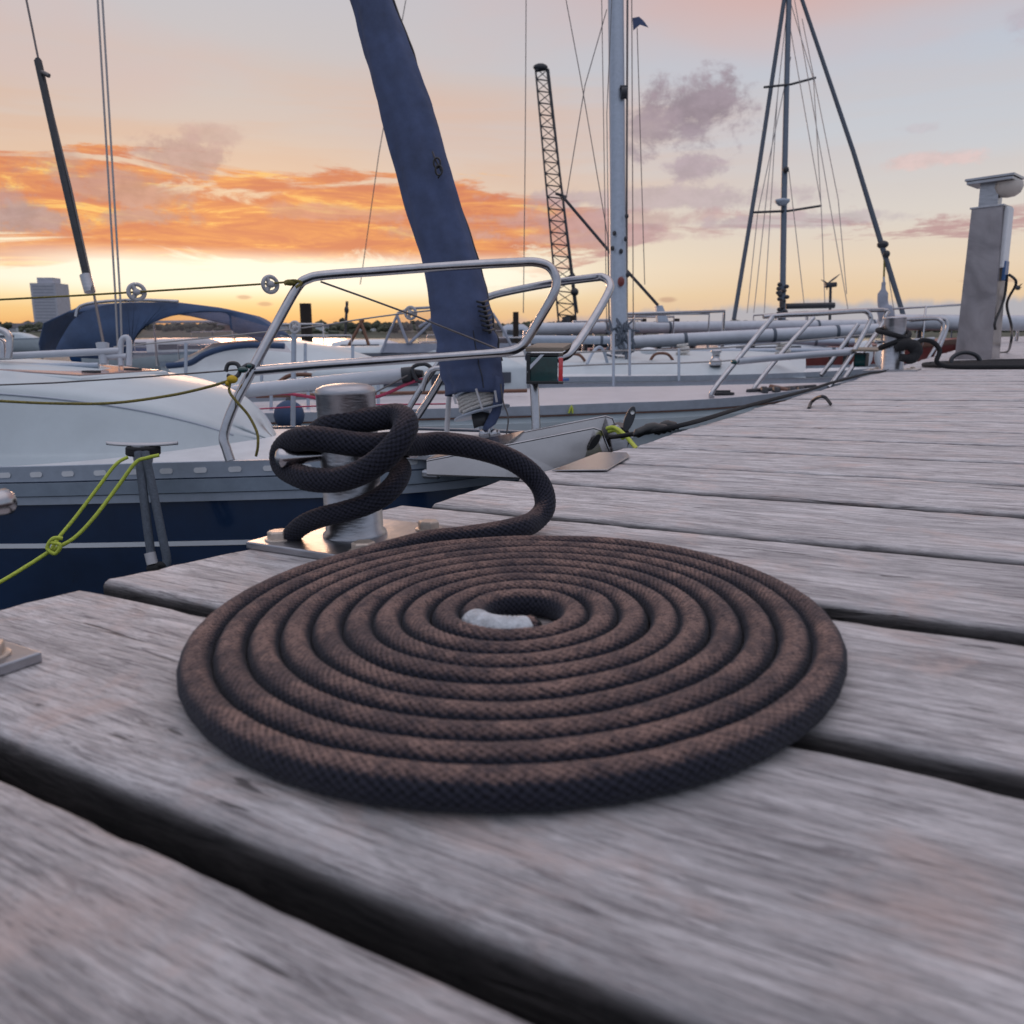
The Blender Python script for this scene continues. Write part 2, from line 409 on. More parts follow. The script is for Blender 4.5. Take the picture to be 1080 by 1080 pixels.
def build_deck():
    gaps = [(.202, .227), (.437, .459), (.666, .699), (.900, .920), (1.136, 1.155), (1.371, 1.389), (1.603, 1.622), (1.843, 1.862), (2.082, 2.101), (2.317, 2.337)]
    ends = {0: (-.785, -.785), 1: (-.786, -.756), 2: (-.766, -.728), 3: (-.74, -.738), 4: (-.703, -.722), 5: (-.700, -.694), 6: (-.705, -.70), 7: (-.69, -.698), 8: (-.70, -.70), 9: (-.70, -.70), 10: (-.70, -.70)}
    pl = []
    t = .202 - .238 * 8
    for i in range(8): pl.append((t + .012, t + .238, (-.78, -.78))); t += .238
    pl[-1] = (pl[-1][0], .202, (-.785, -.785))
    for i in range(len(gaps)):
        hi = gaps[i + 1][0] if i + 1 < len(gaps) else 2.558
        pl.append((gaps[i][1], hi, ends.get(i + 1, (-.7, -.7))))
    t = 2.558
    while t < 30:
        a = t + random.uniform(.016, .026); b = t + .238
        e = -.703 + random.uniform(-.012, .012); pl.append((a, b, (e, e + random.uniform(-.004, .004)))); t = b
    V = []; Fc = []; grain = []; side = []
    for pi, (t0, t1, (ea, eb)) in enumerate(pl):
        t0 *= K; t1 *= K; ea *= K; eb *= K
        near = t1 > -.1 and t0 < 2.6
        w = t1 - t0; th = .055; r = .005
        prof = [(0, -th, 1), (0, -.022, 1), (0, -.010, 1), (0.0004, -r, .8), (.0016, -.0016, .25), (r, 0, 0)]
        nn = 12 if near else 3
        prof += [(r + (w - 2 * r) * (i + 1) / nn, 0, 0) for i in range(nn)]
        prof += [(w - .0016, -.0016, .25), (w - .0004, -r, .8), (w, -.010, 1), (w, -.022, 1), (w, -th, 1)]
        ss = []
        x = 0; L = 2.3 - ea
        step = .012 if near else .25
        ns = int(L / step)
        lift = random.uniform(-.0012, .0012) if t0 > .9 else 0
        tw = random.uniform(-.0015, .0015)
        o0 = len(V); m = len(prof); gx = random.uniform(0, 50); gy = random.uniform(0, 9)
        us = [0, .004, .0015 + .008] + [.0015 + .008 + (1 - .0015 - .008) * (i + 1) / ns for i in range(ns)]
        us = [0., .0016 / L, .006 / L] + [.006 / L + (1 - .006 / L) * (i + 1) / ns for i in range(ns)]
        for ui, u in enumerate(us):
            for (pt, pz, sd) in prof:
                e = ea + (eb - ea) * pt / w
                if near:
                    e += .0035 * noise.noise(Vector((pt * 60, pi * 3.1, pz * 60))) + .004 * noise.noise(Vector((pt * 12, pi * 9.1, 0)))
                s = e + (2.3 - e) * u
                z = pz + lift + tw * (pt / w - .5)
                if u == 0: z = min(z, -.003) if pz > -.003 else z
                tt = t0 + pt
                if near and pz > -th:
                    edge = min(pt, w - pt)
                    z += .0011 * noise.noise(Vector((s * 5, tt * 45, pi * 7.))) + .0006 * noise.noise(Vector((s * 14, tt * 160, pi)))
                    if edge < .012:
                        q = noise.noise(Vector((s * 30, pi * 5.3 + (0 if pt < w / 2 else 40), 1)))
                        tt += (1 if pt < w / 2 else -1) * .0010 * max(0, q + .15)
                        z -= .002 * max(0, q) * (1 - edge / .012)
                V.append((s, tt, z))
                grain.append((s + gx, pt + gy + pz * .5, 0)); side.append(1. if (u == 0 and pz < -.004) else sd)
        n = len(us)
        for i in range(n - 1):
            for j in range(m - 1):
                a = o0 + i * m + j; Fc.append((a, a + m, a + m + 1, a + 1))
        Fc.append(tuple(o0 + j for j in range(m))); Fc.append(tuple(o0 + (n - 1) * m + j for j in range(m))[::-1])
        for i in range(n - 1): Fc.append((o0 + i * m, o0 + i * m + m - 1, o0 + (i + 1) * m + m - 1, o0 + (i + 1) * m))
    me = bpy.data.meshes.new('jetty'); me.from_pydata(V, [], Fc); me.materials.append(M['deck'])
    me.polygons.foreach_set('use_smooth', [len(f) == 4 for f in Fc])
    a = me.attributes.new('grain', 'FLOAT_VECTOR', 'POINT'); a.data.foreach_set('vector', [c for g in grain for c in g])
    a = me.attributes.new('side', 'FLOAT', 'POINT'); a.data.foreach_set('value', side)
    me.update()
    o = bpy.data.objects.new('jetty', me); COL.objects.link(o); o.matrix_world = DECK
    tag(o, kind='structure', label='long timber jetty of weathered grey planks running into the distance')
    b = MB()
    for s in (-.60, -.28, .35, 1.1, 2.0):
        b.box(Vector((s * K, 13, -.055 - .075)), (WX, WY, WZ), (.07, 28, .148))
    for t in range(0, 26, 3):
        for s in (-.45, 1.9): b.tube([Vector((s, t + .9, -.21)), Vector((s, t + .9, -1.6))], .11, 16)
    bb = b
    me = bpy.data.meshes.new('beam'); me.from_pydata(bb.v, [], bb.f); me.materials.append(M['pile'])
    q = bpy.data.objects.new('beam', me); COL.objects.link(q); q.parent = o


build_deck()


# ------------------------------------------------------------------ braided rope
def resample(pts, step):
    A = np.array([tuple(p) for p in pts]); d = np.r_[0, np.cumsum(np.linalg.norm(np.diff(A, axis=0), axis=1))]
    n = max(4, int(d[-1] / step)); q = np.linspace(0, d[-1], n)
    return np.c_[[np.interp(q, d, A[:, i]) for i in range(3)]].T, q


def braided(name, pts, r, m, parent=None, step=.0012, seg=48, amp=.085, carriers=14, brown_tint=None, org=None, rfun=None):
    A, q = resample(pts, step); n = len(A)
    T = np.gradient(A, axis=0); T /= np.linalg.norm(T, axis=1)[:, None]
    U = np.zeros_like(A); ref = np.array(tuple(UP)); u = ref - T[0] * ref.dot(T[0]); u /= np.linalg.norm(u)
    for i in range(n):
        u = u - T[i] * u.dot(T[i]); u /= np.linalg.norm(u); U[i] = u
    W = np.cross(T, U)
    ang = np.arange(seg) / seg * 2 * np.pi
    cell = 2 * math.pi * r / carriers * 1.25
    ph, L = np.meshgrid(np.arange(seg) / seg * carriers, q / cell, indexing='xy')
    p = L + ph; s = L - ph
    fp = p - np.floor(p); fs = s - np.floor(s); par = (np.floor(p) + np.floor(s)) % 2
    hp = 1 - (2 * fp - 1) ** 2; hs = 1 - (2 * fs - 1) ** 2
    h = np.where(par < .5, hp ** .8 * (.45 + .55 * hs), hs ** .8 * (.45 + .55 * hp))
    wob = 1 + .012 * np.sin(q * 31) + .01 * np.sin(q * 77 + 1)
    if rfun is not None: wob = wob * np.array([rfun(x / q[-1]) for x in q])
    rad = r * wob[:, None] * (1 - amp + amp * h)
    V = A[:, None, :] + (U[:, None, :] * np.cos(ang)[None, :, None] + W[:, None, :] * np.sin(ang)[None, :, None]) * rad[:, :, None]
    org = np.array(tuple(org))
    V = V.reshape(-1, 3) - org
    i = np.arange(n - 1)[:, None] * seg; k = np.arange(seg)[None, :]; k2 = (k + 1) % seg
    faces = np.stack([i + k, i + seg + k, i + seg + k2, i + k2], -1).reshape(-1, 4)
    me = bpy.data.meshes.new(name)
    me.from_pydata(V.tolist(), [], faces.tolist() + [list(range(seg)), list(range((n - 1) * seg, n * seg))[::-1]])
    me.polygons.foreach_set('use_smooth', [True] * len(me.polygons))
    a = me.attributes.new('braid', 'FLOAT', 'POINT'); a.data.foreach_set('value', h.reshape(-1))
    dd = np.ones(n) if brown_tint is None else np.array([brown_tint(x / q[-1]) for x in q])
    a = me.attributes.new('brown_tint', 'FLOAT', 'POINT'); a.data.foreach_set('value', np.repeat(dd, seg))
    me.materials.append(m); me.update()
    o = bpy.data.objects.new(name, me); COL.objects.link(o); o.location = tuple(org)
    if parent: o.parent = parent; o.location = (0, 0, 0)
    return o


RR = .0104
# coil centre on the deck; local right / away axes
cc = D(-.2896, .4707)
away = (cc - ORG); away = (away - UP * away.dot(UP)).normalized(); rgt = -UP.cross(away).normalized() if UP.cross(away).x < 0 else UP.cross(away).normalized()
if rgt.x < 0: rgt = -rgt
coil = []
N_T = 9.556; r0 = .0235; r1 = .2161; AK = 1.095
NS = 940
for i in range(NS + 1):
    u = i / NS; th = R(-62) - 2 * math.pi * N_T * u
    rr = r0 + (r1 - r0) * u
    rr += .0016 * noise.noise(Vector((math.cos(th) * 1.3, math.sin(th) * 1.3, u * 11))) * min(1, u * 6)
    hh = RR + .0006 * noise.noise(Vector((math.cos(th) * 2, math.sin(th) * 2, u * 14)))
    coil.append(cc + rgt * rr * math.cos(th) + away * AK * rr * math.sin(th) + UP * hh)
bd = .87   # distance of the bollard axis


def kp(x, y, off): return P(280 + x / 5.4, 400 + y / 5.4, bd + off)


arc = [G(440, 573.5, .0116), G(484, 567.5, .0125), G(522, 562, .0150), G(549, 556, .0165), P(565, 548.5, .870), P(575, 533, .885), P(569, 510, .893), P(545, 488, .888), P(508, 474, .88), P(468, 467.5, .872)]
knot = [kp(890, 372, -.004), kp(800, 368, -.022), kp(710, 368, -.044), kp(610, 374, -.054), kp(500, 368, -.057), kp(380, 350, -.056), kp(260, 336, -.052), kp(165, 350, -.034),
        kp(108, 392, -.016), kp(92, 450, -.010), kp(122, 512, -.018), kp(240, 566, -.046), kp(390, 574, -.060), kp(520, 542, -.070), kp(630, 480, -.078), kp(715, 405, -.080), kp(780, 320, -.076), kp(800, 245, -.062),
        kp(755, 208, -.046), kp(650, 222, -.042), kp(520, 240, -.044), kp(400, 256, -.044), kp(320, 290, -.030), kp(285, 345, .010), kp(350, 400, .046), kp(540, 440, .056), kp(690, 462, .038),
        kp(768, 500, .004), kp(752, 575, -.026), kp(680, 655, -.044), kp(570, 715, -.050), kp(450, 752, -.048), kp(330, 782, -.040), kp(230, 820, -.028), kp(165, 868, -.016), kp(148, 895, -.012)]
coil_d = coil[:-14:2]
path = coil_d + spline([coil[-14]] + [cc + rgt * (.2215 * math.cos(R(a))) + away * (.2215 * math.sin(R(a))) + UP * h for a, h in ()] + arc + knot, 10)
rp = root('mooring_rope', cc, 'thick black braided rope coiled flat on the planks and hitched round the bollard', 'rope')
# brown tint is stronger on the flat coil than on the knot
L_c = N_T * 2 * math.pi * (r0 + r1) / 2
tot = sum((path[i + 1] - path[i]).length for i in range(len(path) - 1))
fc = L_c / tot
braided('rope', path, RR, M['rope'], rp, brown_tint=lambda u: 1. if u < fc else max(.38, 1 - (u - fc) * 8), org=cc, rfun=lambda u: 1 + .22 * min(1, max(0, (u - fc) / max(1e-6, 1 - fc) * 2.2)) - .22 * max(0, (u - .95) / .05)).location = (0, 0, 0)
tp = MB(); tpts = coil[3:30]
tp.tube([cc.lerp(p, 1.) for p in tpts], [RR * 1.06] + [RR * (1.07 + .045 * (i % 2)) for i in range(len(tpts) - 2)] + [RR * 1.06], 28, 3)
tp.build('whipping', M['tape'], rp)
# frayed tail strands inside the cut end
fr = MB()
e0 = coil[0]; td = (coil[0] - coil[1]).normalized()
fr.lathe(e0, td, [(RR * .99, 0), (RR * .98, .001), (RR * .8, .003), (RR * .3, .0038), (0, .004)], 24)
fr.build('rope_end', M['black_rope'], rp)


def proj_(p):
    q = p - CAM; d = q.dot(cf); return 540 + F * q.dot(cr) / d, 540 - F * q.dot(cu) / d, d


# ------------------------------------------------------------------ bollards
def hexbolt(mb, c, up, r, h, rot):
    a = (E1 * math.cos(rot) + E2 * math.sin(rot)); b = up.cross(a)
    ring = lambda q, z: [c + (a * math.cos(math.pi / 3 * k) + b * math.sin(math.pi / 3 * k)) * q + up * z for k in range(6)]
    A = ring(r, 0); B = ring(r, h * .82); C_ = ring(r * .86, h)
    mb.add(A + B + C_, [(k, (k + 1) % 6, 6 + (k + 1) % 6, 6 + k) for k in range(6)] + [(6 + k, 6 + (k + 1) % 6, 12 + (k + 1) % 6, 12 + k) for k in range(6)] + [tuple(range(12, 18))], False)


def bollard(base, label, pin_dir, plate=(.165, .150), rad=.0300, hgt=.150, group=None, bolt_off=(.058, .052), pin_len=0, lean=Vector((0, 0, 0))):
    up = (UP + lean).normalized()
    o = root('mooring_bollard', base, label, 'bollard', group)
    b = MB(); b.box(base + UP * .0042, (E1, E2, UP), (plate[0], plate[1], .0075)); b.build('base_plate', M['brushed'], o, .0012)
    b = MB()
    b.lathe(base + UP * .008, up, [(rad + .0035, 0), (rad + .003, .003), (rad, .006), (rad, hgt - .004), (rad + .0005, hgt - .003), (rad + .0005, hgt), (rad * .97, hgt + .003), (rad * .75, hgt + .006), (rad * .4, hgt + .0075), (0, hgt + .008)], 48)
    b.build('post', M['brushed'], o)
    pc = base + up * (hgt * .575 if hgt > .2 else .094)
    for sgn in (-1, 1):
        b = MB()
        ex_ = (pin_len - rad - .045) if pin_len and sgn > 0 else 0
        pts = [pc + pin_dir * sgn * (k + (ex_ if k > rad + .01 else 0)) for k in (rad * .8, rad + .006, rad + .02, rad + .034, rad + .040, rad + .0435, rad + .045)]
        b.tube(pts, [.0056, .0060, .0076, .0098, .0102, .0072, .002], 24)
        b.build('cross_pin', M['steel'], o)
    for i in (-1, 1):
        for j in (-1, 1):
            q = MB(); c = base + E1 * i * bolt_off[0] + E2 * j * bolt_off[1] + UP * .0078
            q.lathe(c, UP, [(.0145, 0), (.0145, .0016), (.008, .0018)], 24)
            hexbolt(q, c + UP * .0016, UP, .0118, .008, i + j * .4); q.build('bolt', M['bolt'], o, .0006)
    return o


bb = G(375, 571)
pinv = (kp(128, 448, -.036) - (bb + UP * .095)); pinv = (pinv - UP * pinv.dot(UP)).normalized()
bollard(bb + E1 * 0, 'steel bollard with the black rope hitched round its post and cross pin', pinv)
bl = G(46, 699) - E1 * .0825 - E2 * .075
blp = bl; pcl = blp + UP * .094
tip = min((P(13, 528, .30 + .005 * i) for i in range(80)), key=lambda q: abs((q - pcl).dot(UP)))
pv = tip - pcl; pl_ = pv.length; pv = (pv - UP * pv.dot(UP)).normalized()
bollard(blp, 'steel bollard at the left picture edge showing one bolt and pin tip', pv, pin_len=min(pl_, .13))
b2 = G(941, 391)
bollard(b2, 'farther steel bollard beside the power pedestal wrapped in black line', (-rgt * .9 + away * .2).normalized(), rad=.055, hgt=.27, plate=(.26, .24), bolt_off=(.09, .09))

# line made fast on the far bollard, and its hank on the planks
k = MB(); c0 = b2 + UP * .19; pr = []
for i in range(60):
    a = i / 59 * 5.6 * math.pi
    pr.append(c0 + rgt * (.075 + .012 * math.sin(a * .5)) * math.cos(a) + away * .075 * math.sin(a) + UP * (.05 * math.sin(a * .5 + .6) - .02))
pr += spline([pr[-1], P(962, 366, 4.4), P(972, 359, 4.4), P(984, 361, 4.4), P(991, 370, 4.4), P(988, 381, 4.4), P(996, 386, 4.42), G(1012, 387, .013), G(1050, 387, .013), G(1100, 387, .013)], 8)
k.tube(pr, .0125, 10)
knob = [P(944, 368, 4.35), P(956, 363, 4.33), P(966, 368, 4.33), P(962, 378, 4.33), P(950, 377, 4.33)]
k.tube(spline(knob, 6), [.02, .03, .034, .028, .02], 10)
tag(k.build('mooring_line', M['black_rope']), 'black line wound round the far bollard and trailing right', 'rope')
k = MB(); pr = []
cR = G(1066, 386)
for i in range(240):
    a = i / 239 * 14 * math.pi; q = .46 - .34 * i / 239
    pr.append(cR + rgt * q * math.cos(a) + away * q * math.sin(a) + UP * (.013 + .012 * (i / 239)))
k.tube(pr, .011, 8)
tag(k.build('coiled_line', M['black_rope']), 'black line coiled flat on the jetty in front of the pedestal', 'rope')
k = MB(); k.tube(spline([P(1003, 386, 4.6), P(1004, 378, 4.6), P(1012, 372.5, 4.6), P(1022, 372, 4.6), P(1031, 376, 4.6), P(1035, 385, 4.6)], 8), .012, 10)
tag(k.build('hoop', M['dark']), 'dark hoop standing on the planks before the pedestal foot', 'hoop')
k = MB(); k.tube(spline([G(853, 431, .0), G(856, 424, .012), G(863, 419, .028), G(870, 419, .030), G(876, 426, .004)], 8), .0048, 10)
tag(k.build('mooring_ring', M['dark']), 'small dark half ring standing up from the jetty planks', 'ring')
# long black line along the jetty edge
k = MB()
ep = [G(655, 470, -.03), G(672, 458, .012), G(700, 451, .012)]
ed = [D(-.71 * K + dx, t * K, .010) for t, dx in ((2.0, 0), (2.6, -.01), (3.3, .0), (4.0, -.012), (4.8, .0), (5.4, .03))]
k.tube(spline([P(640, 461, 1.9), P(660, 459, 1.95)] + ed + [b2 + UP * .1], 8), .0055, 10)
tag(k.build('mooring_line', M['black_rope']), 'black mooring line laid along the jetty edge to the far bollard', 'rope')
k = MB()
for (x0, y0, x1, y1, d_) in ((668, 459, 708, 454, 1.9), (690, 457, 716, 451, 1.95)):
    k.tube(spline([P(x0, y0, d_), P((x0 + x1) / 2, (y0 + y1) / 2 - 5, d_), P(x1, y1, d_)], 8), [.005, .011, .013, .011, .005], 12)
tag(k.build('chafe_sleeve', M['black']), 'black rubber chafe sleeves on the line beside the bow', 'chafe guard')

# bright metal plate on the plank end
k = MB(); pl = [G(582, 497, .003), G(640, 496.5, .003), G(664, 482, .003), G(661, 478, .003), G(632, 478, .003)]
k.prism(pl, UP * .002)
tag(k.build('edge_plate', M['steel'], None, .0005), 'shiny metal plate lying over the plank ends by the bow', 'metal plate')


# ------------------------------------------------------------------ power pedestal
def pedestal():
    c = G(1026, 379); o = root('power_pedestal', c, 'tall dented stainless power pedestal with lamp standing on the jetty', 'power pedestal')
    d = (c - CAM).dot(cf)
    lean = Vector((-.022, 0, 1)).normalized()
    sc_ = d / F
    xr = Vector((math.cos(R(-44)), math.sin(R(-44)), 0)); xr = (xr - UP * xr.dot(UP)).normalized(); yf = UP.cross(xr).normalized()
    wd = 35.5 * sc_; dp = .20; hh = 152 * sc_
    c = c + yf * (dp / 2)
    b = MB()
    # gently dented box of many facets
    nx, nz = 12, 24
    for sx, ax, ay, w, dd in ((-1, xr, yf, wd, dp), (1, xr, yf, wd, dp)):
        rows = [[c + xr * w * (i / nx - .5) * (1 - .20 * j / nz) + yf * (sx * dd / 2 + .006 * noise.noise(Vector((i * .35, j * .28, sx * 3.)))) + lean * hh * j / nz for i in range(nx + 1)] for j in range(nz + 1)]
        b.grid(rows)
    for sx in (-1, 1):
        rows = [[c + xr * sx * wd / 2 * (1 - .20 * j / nz) + yf * dp * (i / 4 - .5) + lean * hh * j / nz for i in range(5)] for j in range(nz + 1)]
        b.grid(rows, False)
    tw = wd * .8
    b.add([c + xr * i * tw / 2 + yf * j * dp / 2 + lean * hh for i, j in ((-1, -1), (1, -1), (1, 1), (-1, 1))], [(0, 1, 2, 3)], False)
    b.build('cabinet', M['pedestal'], o)
    b = MB(); b.box(c + lean * (hh + .004), (xr, yf, lean), (tw + .02, dp + .02, .012)); b.build('cap', M['brushed'], o, .002)
    b = MB(); b.box(c + lean * (hh + .095) + xr * -.01, (xr, yf, lean), (.12, .10, .18)); b.build('neck', M['brushed'], o, .003)
    tp_ = c + lean * (hh + .19) - xr * .035
    tl = (lean + xr * .0).normalized()
    b = MB(); b.box(tp_ + xr * .04, (xr, yf, tl), (.30, .27, .016)); b.box(tp_ + xr * .04 - tl * .02, (xr, yf, tl), (.28, .25, .02)); b.build('hood', M['brushed'], o, .002)
    b = MB(); b.lathe(tp_ + xr * .13 - tl * .032, -tl, [(.085, 0), (.09, .03), (.075, .07), (.045, .092), (0, .1)], 28); b.build('lamp_globe', M['globe'], o)
    sd = c + xr * (wd / 2)
    b = MB(); b.box(sd + xr * .02 + lean * hh * .80 - xr * .028, (xr, yf, lean), (.03, .13, .40)); b.build('socket_cover', M['slot'], o, .008)
    b = MB(); b.box(sd + xr * .012 + lean * hh * .585 - xr * .006, (xr, yf, lean), (.02, .09, .13)); b.build('socket_panel', M['bluepaint'], o, .004)
    return c, lean, hh, xr, yf, wd, d


def ped_mat():
    m, nt, b = NT('dented stainless sheet'); N = nt.nodes; Lk = nt.links
    b.inputs['Metallic'].default_value = .75; b.inputs['Roughness'].default_value = .42
    tc = N.new('ShaderNodeTexCoord'); n = N.new('ShaderNodeTexNoise'); n.inputs['Scale'].default_value = 3.2; n.inputs['Detail'].default_value = 4; n.inputs['Distortion'].default_value = 1.4
    Lk.new(tc.outputs['Object'], n.inputs['Vector'])
    rp_ = N.new('ShaderNodeValToRGB'); rp_.color_ramp.elements[0].position = .35; rp_.color_ramp.elements[0].color = (.24, .225, .235, 1)
    rp_.color_ramp.elements[1].position = .7; rp_.color_ramp.elements[1].color = (.42, .39, .40, 1)
    Lk.new(n.outputs['Fac'], rp_.inputs[0]); Lk.new(rp_.outputs[0], b.inputs['Base Color'])
    bp = N.new('ShaderNodeBump'); bp.inputs['Strength'].default_value = .25; bp.inputs['Distance'].default_value = .02
    Lk.new(n.outputs['Fac'], bp.inputs['Height']); Lk.new(bp.outputs[0], b.inputs['Normal'])
    return m


M['pedestal'] = ped_mat()
M['globe'] = mat('frosted lamp glass', (.55, .50, .45), .4, 0, .05, 10)
pc_, plean, phh, pxr, pyf, pwd, pd_ = pedestal()
k = MB()
sdp = pc_ + pxr * pwd / 2
k.tube(spline([sdp + plean * phh * .56 + pxr * .03, sdp + plean * phh * .5 + pxr * .08, P(1062, 320, pd_), P(1067, 345, pd_), P(1066, 362, pd_), G(1062, 371, .01), G(1050, 372, .01)], 8), .009, 8)
k.tube(spline([sdp + plean * phh * .56 + pxr * .02, sdp + plean * phh * .4 + pxr * .015, sdp + plean * phh * .25 + pxr * .0 - pyf * .1, sdp + plean * phh * .2 - pyf * .08], 8), .009, 8)
tag(k.build('power_cable', M['black']), 'black cable looping down from the side of the power pedestal', 'cable')


# ------------------------------------------------------------------ hull helper
def frame(bow, heading):
    h = Vector((math.cos(heading), math.sin(heading), 0)); nr = Vector((h.y, -h.x, 0))   # nr: the side toward us
    return h, nr


def mirror(p, bow, nr): return p - nr * 2 * (p - bow).dot(nr)


def hull(o, near, bow, nr, m_hull, m_deck, camber=.06, tuck=.75, part='hull', zb=-.25, rows_n=9, deck_name='deck', rake=.35, h=None):
    """near: gunwale points on our side, stern to bow; mirrored about the centre line"""
    pts = spline(near, 6) if len(near) < 12 else near
    b = MB()
    for sg in (0, 1):
        rows = []
        for p in pts:
            v = (p - bow).dot(nr); r_ = []
            for j in range(rows_n):
                k_ = j / (rows_n - 1); z = p.z + (zb - p.z) * k_
                vv = v * (1 - (1 - tuck) * k_ ** 1.8) - .0
                q = Vector((p.x, p.y, z)) + nr * (vv - v)
                if h is not None: q -= h * rake * k_ * max(0, 1 - v / .6) * .8
                r_.append(mirror(q, bow, nr) if sg else q)
            rows.append(r_)
        b.grid(rows)
    s0 = pts[0]; t_ = mirror(s0, bow, nr)
    b.add([s0, t_, t_ - WZ * (s0.z - zb), s0 - WZ * (s0.z - zb)], [(0, 1, 2, 3)], False)
    b.build(part, m_hull, o)
    b = MB(); rows = []
    for p in pts:
        q = mirror(p, bow, nr); w = (p - q).length
        rows.append([p.lerp(q, i / 12) + WZ * (camber * w / 2 * (1 - (2 * i / 12 - 1) ** 2) - .004) for i in range(13)])
    b.grid(rows); b.build(deck_name, m_deck, o)
    return pts


def strip(name, pts, z0, z1, off, nr, bow, m, o, both=True, tuck=0.):
    b = MB()
    for sg in ((0, 1) if both else (0,)):
        for (za, zb_, oa, ob) in ((z0, z1, off, off), (z1, z1, off, -.012), (z0, z0, off, -.012)):
            rows = []
            for p in pts:
                r_ = []
                for z, of in ((za, oa), (zb_, ob)):
                    q = p + WZ * z + nr * of
                    r_.append(mirror(q, bow, nr) if sg else q)
                rows.append(r_)
            b.grid(rows)
    return b.build(name, m, o)


def sub(pts, k0, k1):
    n = len(pts); return pts[int(k0 * (n - 1)):int(k1 * (n - 1)) + 1]


# ------------------------------------------------------------------ blue yacht
a1 = R(-13)
h1, nr1 = frame(None, a1)
bowA = P(612, 459, 2.42)
gA = [P(-900, 500, 2.75), P(-500, 498, 2.5), P(-200, 497, 2.34), P(0, 495, 2.27), P(150, 491, 2.22), P(290, 487, 2.20), P(400, 483, 2.21), P(480, 477, 2.25), P(545, 469, 2.32), bowA + nr1 * .05]
hl = sum([p.z for p in gA[3:]]) / len(gA[3:])
YA = root('sailing_yacht', Vector((bowA.x, bowA.y, 0)), 'navy hulled yacht with white cabin and steel pulpit, bow by the bollard', 'yacht')
pA = hull(YA, gA, bowA, nr1, M['navy'], M['gel_deck'], .05, .8, h=h1, rake=.0)
strip('rubbing_strake', pA, -.075, -.040, .014, nr1, bowA, M['rub'], YA)
strip('strake_moulding', pA, -.100, -.078, .008, nr1, bowA, M['alu'], YA)
# toe rail with pale slots
strip('toe_rail', pA, -.036, .006, .004, nr1, bowA, M['alu'], YA)
tr = MB()
acc = 0
for i in range(len(pA) - 1):
    seg_ = pA[i + 1] - pA[i]; L = seg_.length; t_ = 0
    while acc < L:
        c = pA[i].lerp(pA[i + 1], acc / L); dx = seg_.normalized()
        pts = []
        for q in range(16):
            aa = 2 * math.pi * q / 16; ex = .0105 if math.cos(aa) > 0 else -.0105
            pts.append(c + dx * (ex + .0075 * math.cos(aa)) + WZ * (-.016 + .0075 * math.sin(aa)) + nr1 * .0052)
        tr.prism(pts, nr1 * .0012)
        acc += .094
    acc -= L
tr.build('rail_slot', M['slot'], YA)['kind'] = 'stuff'
# white boot stripe follows the topside
st_ = []
for p in pA:
    v = (p - bowA).dot(nr1); k_ = .225 / (p.z + .25); vv = v * (1 - .2 * k_ ** 1.8)
    st_.append(p + nr1 * (vv - v))
strip('hull_stripe', st_, -.226, -.213, .0025, nr1, bowA, M['white'], YA)

# cabin trunk, built on the centre line
def AP(u, v, z): return Vector((bowA.x, bowA.y, 0)) - h1 * u + nr1 * v + WZ * z


zg = gA[4].z
def proj(p):
    q = p - CAM; d = q.dot(cf); return 540 + F * q.dot(cr) / d, 540 - F * q.dot(cu) / d


cab = []
# stations aft of the bow: u, half width at foot, half width at top, top z
S = [(1.00, .06, .03, zg + .02), (1.06, .16, .10, zg + .055), (1.14, .25, .17, zg + .11), (1.26, .345, .25, zg + .165), (1.42, .42, .32, zg + .205), (1.65, .49, .385, zg + .235), (2.0, .57, .46, zg + .26), (2.5, .64, .52, zg + .28), (3.2, .70, .57, zg + .30), (4.4, .72, .60, zg + .31), (6.0, .70, .58, zg + .31)]
for (u, wf, wt, zt) in S:
    row = []
    zf = zg + .0
    prof = [(wf + .02, -.35), (wf + .008, .0), (wf, .05), (wf - .004, .09), (wf - (wf - wt) * .42, .55), (wf - (wf - wt) * .68, .84), (wf - (wf - wt) * .76, .90), (wt + .012, .95), (wt - .02, .985), (wt - .05, 1.0), (wt * .6, 1.04), (wt * .3, 1.07), (0, 1.08)]
    full = [(w, z) for w, z in prof] + [(-w, z) for w, z in prof[::-1][1:]]
    for w, z in full: row.append(AP(u, w, zf + (zt - zf) * (.92 if z > 0 else 1) * z))
    cab.append(row)
b = MB(); b.grid([S_ for S_ in map(list, [spline([r[i] for r in cab], 4) for i in range(len(cab[0]))])]); b.build('cabin', M['gel'], YA)


def cabtop(u, v):
    for i in range(len(S) - 1):
        if S[i][0] <= u <= S[i + 1][0]:
            k_ = (u - S[i][0]) / (S[i + 1][0] - S[i][0]); return S[i][3] + (S[i + 1][3] - S[i][3]) * k_ - .012 + .08 * (S[i][3] - zg) * (1 - abs(v) / .5)
    return zg


for idx in (5, len(cab[0]) - 6):
    b = MB(); b.tube([r_[idx] for r_ in cab[1:]], .0035, 6, 4); b.build('cabin_moulding', M['rail_pale'], YA)
# fore hatch on the coach roof
b = MB()
hp = [AP(u, v, cabtop(1.75, .2) - .030 + dz) for u, v, dz in ((1.50, -.22, -.02), (1.50, .22, -.02), (2.02, .27, .008), (2.02, -.27, .008))]
b.prism(hp, WZ * .028); fh = b.build('hatch', M['gel'], YA, .012)
b = MB(); hp2 = [hp[0].lerp(hp[2], .05), hp[1].lerp(hp[3], .05), hp[2].lerp(hp[0], .05), hp[3].lerp(hp[1], .05)]
b.prism([q + WZ * .029 for q in hp2], WZ * .003); b.build('hatch_glass', M['hatch'], fh)
for v in (-.1, .1):
    b = MB(); b.box(AP(1.56, v, hp[0].z + .036), (h1, nr1, WZ), (.05, .03, .012)); b.build('hatch_hinge', M['dark'], fh, .002)
